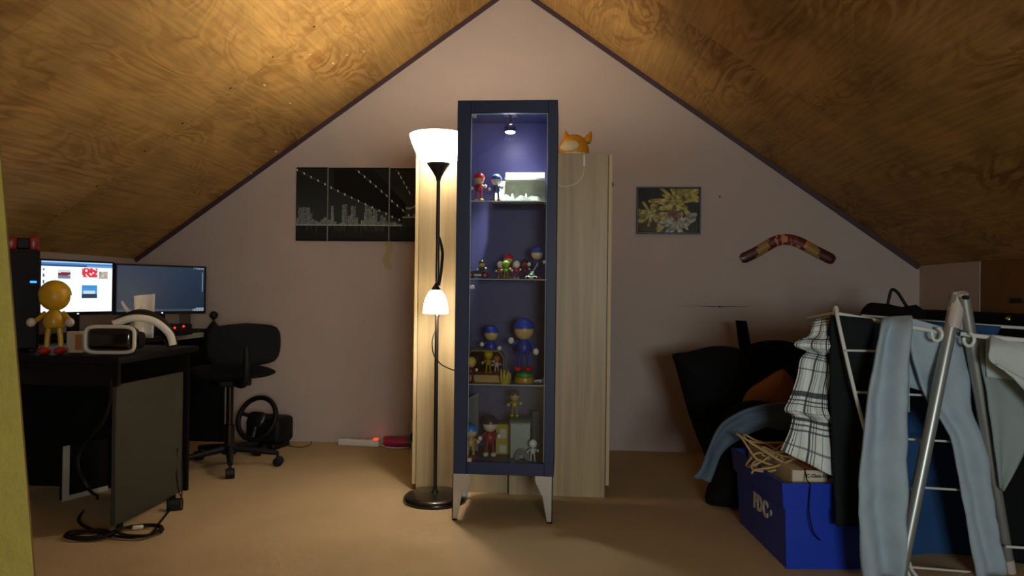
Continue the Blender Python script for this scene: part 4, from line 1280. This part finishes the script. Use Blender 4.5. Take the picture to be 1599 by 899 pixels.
g = Geo().tube(cr_path([G(440, 678, .03), G(463, 676, .04), G(490, 680, .012), G(512, 683, .012), W(529, 690, yP)], 6), .004, 6)
solo('white_cable', g, M_white, 'white cable running from the racing wheel to the power strip', 'cable')
g = Geo().tube(cr_path([G(446, 694, .004), G(466, 698, .004), G(484, 694, .004), G(485, 686, .004), G(470, 681, .004), G(452, 687, .004), G(444, 691, .004)], 6), .0028, 6)
solo('brown_cable', g, paint('#4a3420', .6), 'thin brown cable looped on the carpet beside the racing wheel', 'cable')
pw = W(600, 687, YB - .10); pw2 = W(640, 687, YB - .10)
o = thing('pink_bottle', 'magenta bottle with teal cap lying on the carpet by the wardrobe', 'bottle', (pw.x, YB - .10, 0))
lb = .17
q = Matrix.Rotation(math.radians(90), 3, 'Y')
part('body', Geo().lathe([(.020, 0), (.032, .008), (.035, .04), (.035, lb - .03), (.028, lb - .01)], (0, 0, .0355), 18, q), paint('#a01450', .4), o)
part('cap', Geo().lathe([(.027, lb - .01), (.030, lb), (.030, lb + .028), (.022, lb + .032)], (0, 0, .0355), 18, q), paint('#2a8a80', .4), o)
hx = W(644, 690, YB - .25)
o = thing('slim_heater', 'slim white box with black round grille behind the taller wardrobe', 'heater', (hx.x + .05, YB - .2, 0))
part('body', Geo().box((-.06, -.05, 0), (.08, .05, .20), .006, 2), paint('#b8c0b8'), o)
part('grille', Geo().lathe([(.045, 0), (.045, .004)], (-.02, -.05, .10), 20, Matrix.Rotation(math.radians(90), 3, 'X')), M_black, o)
part('black_top', Geo().box((-.052, -.045, .20), (.075, .045, .40), .006, 2), M_black, o)
# black cables by the near desk
def coil(c, r, n, k, seed, flat=.55):
    rr = random.Random(seed)
    pts = []
    for i in range(n * k):
        a = 2 * math.pi * i / k
        q = r * (1 + rr.uniform(-.16, .16))
        pts.append(c + Vector((q * math.cos(a), q * flat * math.sin(a), .008 + .004 * (i // k) + rr.uniform(0, .004))))
    return pts
c1, c2 = G(140, 839), G(215, 834)
pts = [C(173, 592, 2.9), C(172, 625, 2.9), C(160, 660, 2.88), C(128, 700, 2.88), C(122, 730, 2.86), C(140, 765, 2.84), G(152, 778, .004), G(122, 812, .004)] + coil(c1, .085, 2, 9, 3)
solo('black_cable', Geo().tube(cr_path(pts, 5), .0065, 7), M_black, 'thick black cable hanging from the desk into a coil on the floor', 'cable')
pts = coil(c2, .095, 3, 9, 5, .7) + [G(250, 815, .006), G(262, 800, .006), G(270, 790, .02)]
solo('black_cable', Geo().tube(cr_path(pts, 5), .005, 7), M_black, 'black cable coiled on the carpet beside the grey desk panel', 'cable')
av = G(268, 796)
solo('power_adapter', Geo().box((-.03, -.02, 0), (.03, .02, .05), .006, 2), M_black, 'small black power adapter on the carpet against the grey desk panel', 'adapter', loc=(av.x + .01, av.y, 0), rz=.5)
ap = C(284, 792, 3.35)
pts = [C(277, 700, 3.4), C(275, 730, 3.4), C(279, 765, 3.38), C(285, 780, 3.36), G(284, 795, .004), G(279, 788, .004), C(284, 770, 3.37), C(284, 720, 3.4)]
solo('thin_cord', Geo().tube(cr_path(pts, 6), .003, 6), M_black, 'thin black cord hanging down behind the grey desk panel', 'cord')
solo('white_plug', Geo().box((-.02, -.012, 0), (.02, .012, .014), .004, 1), M_white, 'small white plug lying inside the black cable coil', 'plug', loc=(c2.x, c2.y, .022), rz=.4)

# ------------------------------------------------------------------ blue crate with carton
k0, k1, k2 = G(1228, 888), G(1155, 815), G(1336, 894)
rz = math.atan2(k1.y - k0.y, k1.x - k0.x) - math.pi / 2
cl_ = (k1 - k0).length
wd_ = .32
o = thing('storage_crate', 'bright blue plastic crate with white lettering holding the open carton', 'crate', (k0.x, k0.y, 0), rz)
hc_ = .325
cw, clen = wd_, cl_
def frus(x0, x1, y0, y1, z0, z1, t, flare):
    """open tray wall ring with draft"""
    g = Geo()
    out0 = [Vector((x0, y0, z0)), Vector((x1, y0, z0)), Vector((x1, y1, z0)), Vector((x0, y1, z0))]
    out1 = [Vector((x0 - flare, y0 - flare, z1)), Vector((x1 + flare, y0 - flare, z1)), Vector((x1 + flare, y1 + flare, z1)), Vector((x0 - flare, y1 + flare, z1))]
    ins = [Vector((1, 1, 0)), Vector((-1, 1, 0)), Vector((-1, -1, 0)), Vector((1, -1, 0))]
    in0 = [p + d * t for p, d in zip(out0, ins)]; in1 = [p + d * t for p, d in zip(out1, ins)]
    v = out0 + out1 + in1 + in0
    f = []
    for a in range(4):
        for i in range(4):
            j = (i + 1) % 4
            b = (a + 1) % 4
            f.append((a * 4 + i, a * 4 + j, b * 4 + j, b * 4 + i))
    g.add(v, f)
    return g
body = part('tray', frus(0, cw, 0, clen, 0, hc_ - .08, .006, .012).box((.004, .004, 0), (cw - .004, clen - .004, .006)), M_crate, o, smooth=False)
part('rim_band', frus(-.022, cw + .022, -.022, clen + .022, hc_ - .095, hc_, .012, .010), M_crate, o, smooth=False)
inv = TM[o.name]
xl = inv.to_3x3() @ Vector((0, -1, 0)); zl = inv.to_3x3() @ Vector((.05, 0, 1)).normalized()
org = inv @ Vector((-.010, clen * .62, .135))
text_mesh('lettering', 'FDC', org, xl, Vector((0, 0, 1)), .085, M_white, o, bold=.004)
part('lettering_mark', Geo().poly([Vector((-.0085, clen * .62 - .185 - a, .165 + b)) for a, b in ((0, .0), (.010, -.012), (.020, 0), (.010, .012))], (-.003, 0, 0)), M_white, o, smooth=False)
# open carton inside
bx = thing('open_carton', 'open brown carton with printed white rim sitting inside the blue crate', 'carton', tuple(inv @ Vector((0, 0, .012))), rz)
m_ = .026
def B(x, y, z): return Vector((x, y, z - .012))
hz = hc_ + .034
part('carton_wall', Geo().box(B(m_, m_, .012), B(cw - m_, m_ + .005, hz)), M_cardwhite, bx, smooth=False)
part('carton_wall', Geo().box(B(m_, clen - m_ - .005, .012), B(cw - m_, clen - m_, hz)), M_card, bx, smooth=False)
part('carton_wall', Geo().box(B(m_, m_, .012), B(m_ + .005, clen - m_, hz)), M_cardwhite, bx, smooth=False)
part('carton_wall', Geo().box(B(cw - m_ - .005, m_, .012), B(cw - m_, clen - m_, hz)), M_card, bx, smooth=False)
part('inner_tray', Geo().box(B(m_ + .005, m_ + .005, .2), B(cw - m_ - .005, clen - m_ - .005, .30)), M_card, bx, smooth=False)
fl_ = [B(m_, m_, hz), B(m_ + .07, m_ + .06, hz - .012), B(m_ + .07, clen - m_ - .03, hz - .012), B(m_, clen - m_, hz)]
part('rim_flap', Geo().poly(fl_, (0, 0, .003)), M_cardwhite, bx, smooth=False)
part('tape', Geo().box(B(.17, .10, .30), B(.21, clen - m_ - .01, .303)), paint('#a89878', .5), bx, smooth=False)
org = inv @ Vector((m_ + .055, m_ - .001, hz - .026))
text_mesh('printed_text', 'C-Gleis-Erg\u00e4nzung', org, inv.to_3x3() @ Vector((1, 0, 0)), Vector((0, 0, 1)), .0185, paint('#1a1a1a', .6), bx, bold=.0005, depth=.0004)
# thin black cord down the crate's front
pts = [inv @ Vector(q) for q in ((.078, m_ + .01, hz + .003), (.076, m_ - .004, hz - .004), (.072, -.002, hc_ + .006), (.070, -.034, hc_ - .004), (.068, -.030, hc_ - .07), (.070, -.030, hc_ - .11), (.085, -.030, .15), (.115, -.022, .115))]
solo('thin_cord', Geo().tube(cr_path(pts, 6), .0025, 6), M_black, 'thin black drawstring hanging over the front of the blue crate', 'cord')
# cord tangle on the carton
rr = random.Random(11)
pts = []
c0 = C(1205, 668, 2.82)
for i in range(90):
    t = i / 89
    a = i * .62 + rr.uniform(-.25, .25)
    q = .055 + .045 * math.sin(i * .37) + rr.uniform(-.02, .02)
    e = 1.0 if i % 23 > 4 else 1.7
    pts.append(c0 + Vector((q * e * math.cos(a), q * .6 * math.sin(a), .030 + q * .62 * math.sin(a * .7 + i * .05) + rr.uniform(-.012, .012))))
mz = min(p.z for p in pts)
pts = [p + Vector((0, 0, (hc_ - .022 + .004) - mz)) for p in pts]
solo('cord_tangle', Geo().tube(cr_path(pts, 4), .0042, 6), M_rope, 'tangled bundle of beige cord lying on the open carton', 'cord')

# ------------------------------------------------------------------ soft things by the wall
def px_puff(pxs, d, thick, **k):
    P = [C(a, b, d) for a, b in pxs]
    return Geo().puff(P, -_f, thick, **k)
yb_ = 3.95
g = px_puff([(1050, 553), (1075, 549), (1108, 541), (1140, 541), (1162, 552), (1180, 600), (1190, 690), (1170, 742), (1118, 740), (1096, 700), (1078, 655), (1064, 605), (1053, 565)], 3.78, .17)
o = solo('bean_bag', g, M_blackcloth, 'slumped black bean bag leaning against the gable wall', 'bean bag')
g = px_puff([(1152, 552), (1176, 536), (1208, 531), (1242, 536), (1268, 560), (1280, 640), (1270, 735), (1180, 742), (1160, 700), (1150, 620)], 4.12, .15)
o = solo('bean_bag', g, M_navycloth, 'dark navy bean bag with upright strap beside the black one', 'bean bag')
st = [C(1149, 500, 4.12), C(1166, 501, 4.12), C(1173, 540, 4.12), C(1178, 560, 4.12), C(1158, 560, 4.12), C(1153, 530, 4.12)]
part('strap', Geo().poly(st, (0, .012, 0)), M_navycloth, o, smooth=False)
g = px_puff([(1160, 640), (1166, 612), (1190, 594), (1218, 577), (1228, 580), (1242, 602), (1246, 650), (1200, 660)], 3.48, .05)
solo('brown_cloth', g, mat('rust_cloth', '#8a5a28', .9, var=.12, bump=.3), 'rust brown cloth heaped below the navy bean bag', 'cloth')
# black bag on the floor with grey jeans flung over it
b0 = G(1135, 800)
g = Geo().puff([Vector((b0.x + a, b0.y + .12, z)) for a, z in ((-.055, .0), (.10, .0), (.26, .02), (.30, .20), (.30, .42), (.22, .50), (.10, .50), (.02, .44), (.0, .30), (-.03, .12), (-.07, .04))], (0, -1, 0), .15, 7, 3, 1.2)
solo('black_bag', g, M_blackcloth, 'soft black bag standing on the carpet behind the blue crate', 'bag')

# cloth from edge lines: rows of (left px, left py, right px, right py, depth)
def cloth(rows, nu=14, sub=5, amp=.012, folds=3.0, seed=0, thick=.004, top_back=0.0, jit=.006):
    LP = cr_path([C(r[0], r[1], r[4]) for r in rows], sub)
    RP = cr_path([C(r[2], r[3], r[4]) for r in rows], sub)
    g = Geo()
    nv = len(LP) - 1
    back = Vector((0, 1, 0))
    v = []
    uvs = []
    if top_back:
        for k in range(6, 0, -1):
            for i in range(nu + 1):
                u = i / nu
                p = LP[0].lerp(RP[0], u)
                t = k / 6
                v.append(p + Vector((0, .014 + .006 * math.sin(t * math.pi), -top_back * t + .012 * math.sin(min(1, t * 5) * math.pi))))
    for j in range(nv + 1):
        s = j / nv
        for i in range(nu + 1):
            u = i / nu
            p = LP[j].lerp(RP[j], u)
            w = amp * min(1, s * 5 + .15) * math.sin(u * folds * 2 * math.pi + seed + 1.2 * math.sin(s * 3 + seed)) + jit * noise.noise(p * 14 + Vector((seed, 0, 0)))
            v.append(p - back * w)
    rows_n = len(v) // (nu + 1)
    f = [(j * (nu + 1) + i, j * (nu + 1) + i + 1, (j + 1) * (nu + 1) + i + 1, (j + 1) * (nu + 1) + i) for j in range(rows_n - 1) for i in range(nu)]
    g.add(v, f)
    return g
def add_thick(o, t=.004):
    m = o.modifiers.new('thickness', 'SOLIDIFY')
    m.thickness = t
    m.offset = 0
    return o
def uv_from_grid(o, nu, sx, sy):
    me = o.data
    uvl = me.uv_layers.new(name='UVMap')
    for lp in me.loops:
        i = lp.vertex_index
        uvl.data[lp.index].uv = ((i % (nu + 1)) / nu * sx, (i // (nu + 1)) * sy)
def cloth_part(name, rows, m, parent=None, label=None, cat=None, group=None, t=.004, nu=14, **k):
    g = cloth(rows, nu=nu, **k)
    if parent:
        o = part(name, g, m, parent, world=True)
    else:
        o = solo(name, g, m, label, cat, group)
    return add_thick(o, t)
g = None
cloth_part('grey_jeans', [(1236, 628, 1246, 668, 3.02), (1215, 629, 1222, 672, 3.00), (1180, 634, 1195, 668, 2.98), (1150, 645, 1165, 680, 2.99), (1122, 665, 1140, 695, 3.02), (1105, 700, 1124, 712, 3.05), (1095, 730, 1115, 735, 3.06), (1082, 744, 1108, 752, 3.06)], M_jeans_grey, label='grey blue jeans flung over the black bag', cat='jeans', t=.012, amp=.010, folds=1.4, seed=1.0)

# ------------------------------------------------------------------ drying rack and laundry
DR = 2.56
apex = C(1497, 462, DR)
fR, fL = G(1576, 893), G(1402, 916)
rack = thing('drying_rack', 'white wire clothes airer with grey tube legs loaded with laundry', 'clothes airer', ((fR.x + fL.x) / 2, (fR.y + fL.y) / 2, 0))
part('leg', Geo().tube([apex + Vector((.006, -.02, 0)), Vector((fR.x, fR.y, .0))], .021, 16), M_alu, rack, world=True)
part('leg', Geo().tube([apex + Vector((-.006, .0, 0)), Vector((fL.x, fL.y, .0))], .021, 16), M_alu, rack, world=True)
jn = []
for s, f in ((1, fR), (-1, fL)):
    d = (Vector((f.x, f.y, 0)) - apex).normalized()
    jn.append([apex + Vector((s * .006, -.02 if s > 0 else 0, 0)) - d * .012, apex + d * .05, apex + d * .12])
for J in jn:
    part('joint_sleeve', Geo().tube(J, [.018, .027, .025], 12), M_clearplastic, rack, world=True)
part('joint_pin', Geo().tube([apex + Vector((0, -.055, -.005)), apex + Vector((0, .05, -.005))], .008, 10), M_black, rack, world=True)
rw = .0055
def wire(name, pts, r=rw, n=5):
    return part(name, Geo().tube(cr_path(pts, n), r, 8), M_whitewire, rack, world=True)
wire('side_rail', [C(1470, 519, 2.56), C(1420, 510, 2.58), C(1360, 499, 2.60), C(1304, 489, 2.62)], .0075)
wire('side_rail', [C(1304, 489, 2.62), C(1290, 491, 2.70), C(1262, 497, 2.86)], .0065)
wire('side_rail', [C(1500, 521, 2.54), C(1540, 526, 2.5), C(1599, 531, 2.46), C(1700, 540, 2.4)], .008)
wire('back_rail', [C(1345, 493, 2.9), C(1430, 500, 2.9), C(1520, 507, 2.9), C(1600, 512, 2.9)], .0065)
for a, b in ((1340, 1352), (1385, 1395), (1430, 1440)):
    pass
def hook(cx_, cy_, d):
    ring_ = [C(cx_ + 8 * math.cos(t), cy_ + 10 * math.sin(t), d) for t in [i / 14 * 1.6 * math.pi - .5 * math.pi for i in range(15)]]
    return wire('rail_hook', ring_, .006, 2)
hook(1463, 522, 2.53); hook(1513, 530, 2.51)
stl = [C(1305, 480, 2.585), C(1312, 515, 2.53), C(1338, 625, 2.50), C(1370, 740, 2.50), C(1400, 850, 2.51)]
gz = G(1408, 895); stl.append(Vector((gz.x, stl[-1].y + .01, .006)))
wire('stile', stl, .0065)
part('stile_cap', Geo().ball(C(1305, 485, 2.59), (.011, .011, .019), 12, 8), M_whitewire, rack, world=True)
for (a, ya, b, yb2) in ((1320, 547, 1440, 549), (1335, 612, 1470, 618), (1355, 682, 1500, 690), (1376, 757, 1520, 766), (1408, 884, 1530, 894)):
    dd = 2.505; wire('rung', [C(a, ya, dd), C((a + b) / 2, (ya + yb2) / 2, 2.57), C(b, yb2, 2.62)], .0042, 2)
wire('foot_bar', [C(1570, 853, 2.56), C(1599, 855, 2.56), C(1660, 858, 2.56)], .005, 2)
wire('foot_loop', [C(1420, 878, 2.52), C(1424, 890, 2.5), C(1432, 900, 2.48)], .006, 3)
part('leg_cap', Geo().tube([Vector((fR.x, fR.y, .0)), Vector((fR.x, fR.y, .0)) + (apex - Vector((fR.x, fR.y, 0))).normalized() * .05], .0225, 14), M_clearplastic, rack, world=True)

def plaid_shirt():
    rows = [(1270, 499, 1300, 494, 2.66), (1268, 512, 1300, 508, 2.62), (1262, 524, 1299, 524, 2.60), (1243, 532, 1299, 534, 2.57), (1240, 540, 1299, 546, 2.57), (1258, 548, 1300, 556, 2.62), (1249, 560, 1299, 570, 2.60), (1242, 590, 1297, 598, 2.59), (1231, 622, 1292, 632, 2.58), (1224, 640, 1297, 650, 2.56), (1236, 648, 1303, 662, 2.60), (1230, 676, 1307, 694, 2.58), (1220, 703, 1310, 748, 2.56)]
    nu = 16
    g = cloth(rows, nu=nu, sub=4, amp=.012, folds=1.7, seed=.6, jit=.012)
    me_rows = len(g.v) // (nu + 1)
    o = solo('plaid_shirt', g, M_plaid, 'white shirt with dark plaid lines hanging on the airer above the crate', 'shirt')
    uv_from_grid(o, nu, .30, .62 / me_rows)
    add_thick(o, .004)
plaid_shirt()
cloth_part('black_trousers', [(1297, 494, 1362, 500, 2.59), (1297, 520, 1362, 524, 2.57), (1296, 600, 1352, 604, 2.56), (1300, 700, 1346, 704, 2.555), (1303, 780, 1340, 784, 2.55), (1305, 820, 1338, 822, 2.55)], M_blackdenim, label='black trousers hanging on the airer between plaid shirt and pale jeans', cat='trousers', t=.014, amp=.006, folds=1.0, seed=2, top_back=.30)
cloth_part('black_shirt', [(1296, 560, 1320, 560, 2.70), (1276, 605, 1320, 600, 2.68), (1282, 640, 1320, 640, 2.68), (1296, 680, 1320, 690, 2.68)], M_blackcloth, label='black shirt hanging behind the black trousers next to the plaid shirt', cat='shirt', t=.008, amp=.004, seed=3)
# light jeans: one leg each side
lj = thing('pale_jeans', 'pale blue jeans draped over the airer with both legs hanging', 'jeans', (C(1400, 700, 2.45).x, C(1400, 700, 2.45).y, 0))
cloth_part('trouser_leg', [(1377, 497, 1424, 494, 2.57), (1370, 514, 1418, 520, 2.50), (1356, 590, 1414, 590, 2.44), (1344, 680, 1413, 680, 2.43), (1337, 770, 1412, 770, 2.43), (1340, 840, 1411, 840, 2.43), (1346, 903, 1408, 903, 2.44)], M_jeans_light, lj, t=.010, amp=.022, folds=1.15, seed=.4, nu=18, jit=.014, top_back=.35)
cloth_part('trouser_leg', [(1410, 495, 1478, 514, 2.585), (1416, 510, 1512, 526, 2.575), (1424, 560, 1514, 574, 2.575), (1444, 620, 1518, 640, 2.575), (1480, 680, 1540, 700, 2.575), (1497, 760, 1548, 770, 2.575), (1510, 830, 1556, 830, 2.575), (1524, 903, 1572, 895, 2.575)], M_jeans_light, lj, t=.010, amp=.012, folds=1.3, seed=1.9, nu=18, jit=.014, top_back=.25)
cloth_part('dark_jeans', [(1350, 495, 1560, 510, 2.88), (1352, 530, 1556, 540, 2.84), (1376, 640, 1550, 640, 2.82), (1400, 740, 1550, 740, 2.80), (1402, 840, 1545, 840, 2.79), (1404, 900, 1535, 900, 2.78)], M_jeans_dark, label='dark blue jeans hanging behind the rungs of the airer', cat='jeans', t=.010, amp=.012, folds=1.2, seed=2.4, nu=20, jit=.016)
cloth_part('white_shirt', [(1545, 523, 1640, 534, 2.50), (1545, 540, 1640, 550, 2.44), (1543, 560, 1640, 590, 2.43), (1560, 572, 1640, 640, 2.42), (1600, 592, 1640, 660, 2.42)], M_whiteshirt, label='white shirt folded over the front rail of the airer beyond the tube legs', cat='shirt', t=.006, amp=.006, folds=1.0, seed=.8, top_back=.15)
cloth_part('grey_shirt', [(1528, 526, 1640, 536, 2.56), (1530, 560, 1640, 570, 2.53), (1538, 610, 1630, 640, 2.53), (1545, 655, 1600, 700, 2.53), (1560, 760, 1566, 766, 2.55)], M_greyshirt, label='grey shirt hanging under the white shirt behind the tube leg', cat='shirt', t=.006, amp=.008, folds=1.2, seed=1.7)
cloth_part('black_jumper', [(1520, 526, 1680, 540, 2.62), (1530, 600, 1680, 620, 2.60), (1545, 700, 1680, 710, 2.60), (1560, 800, 1680, 800, 2.60), (1562, 880, 1680, 880, 2.60)], M_blackcloth, label='black jumper hanging behind the grey shirt at the outer airer end', cat='jumper', t=.010, amp=.014, folds=1.4, seed=3.3)

# ------------------------------------------------------------------ stored things behind the airer along the low wall
b0, b1 = C(1432, 490, 3.35), C(1640, 492, 2.75)
xq, zq = XR - .02, C(1500, 487, 3.6).z
yq0 = 2.95; yq1 = 4.35
o = thing('covered_chest', 'long chest under a dark navy cover along the low wall', 'chest', (XR - .13, (yq0 + yq1) / 2, 0))
part('cover', Geo().box((XR - .25, yq0, .0), (XR - .01, yq1, zq), .03, 3), M_navycloth, o, world=True)
kp = C(1574, 491, 2.9)
part('shiny_knob', Geo().ball((XR - .252, (XR - .255) / ray(1574, 491).x * ray(1574, 491).y, zq - .02), .014, 12, 8), M_chrome, o, world=True)
bgp = C(1370, 485, 3.7)
hx_ = C(1370, 472, 3.7)
o = thing('black_rucksack', 'black rucksack with a stiff cable handle heaped behind the airer', 'bag', (bgp.x, bgp.y, 0))
part('main_bag', Geo().puff([C(a, b, 3.6) for a, b in ((1345, 492), (1355, 474), (1372, 473), (1390, 475), (1408, 479), (1440, 482), (1446, 560), (1442, 690), (1400, 772), (1350, 770), (1335, 680), (1338, 540))], -_f, .15, 6, 3, .8), M_blackcloth, o, world=True)
part('handle', Geo().tube(cr_path([C(1385, 482, 3.66), C(1389, 462, 3.66), C(1393, 452, 3.66), C(1402, 457, 3.66), C(1413, 474, 3.66), C(1422, 486, 3.66)], 5), .008, 8), M_black, o, world=True)
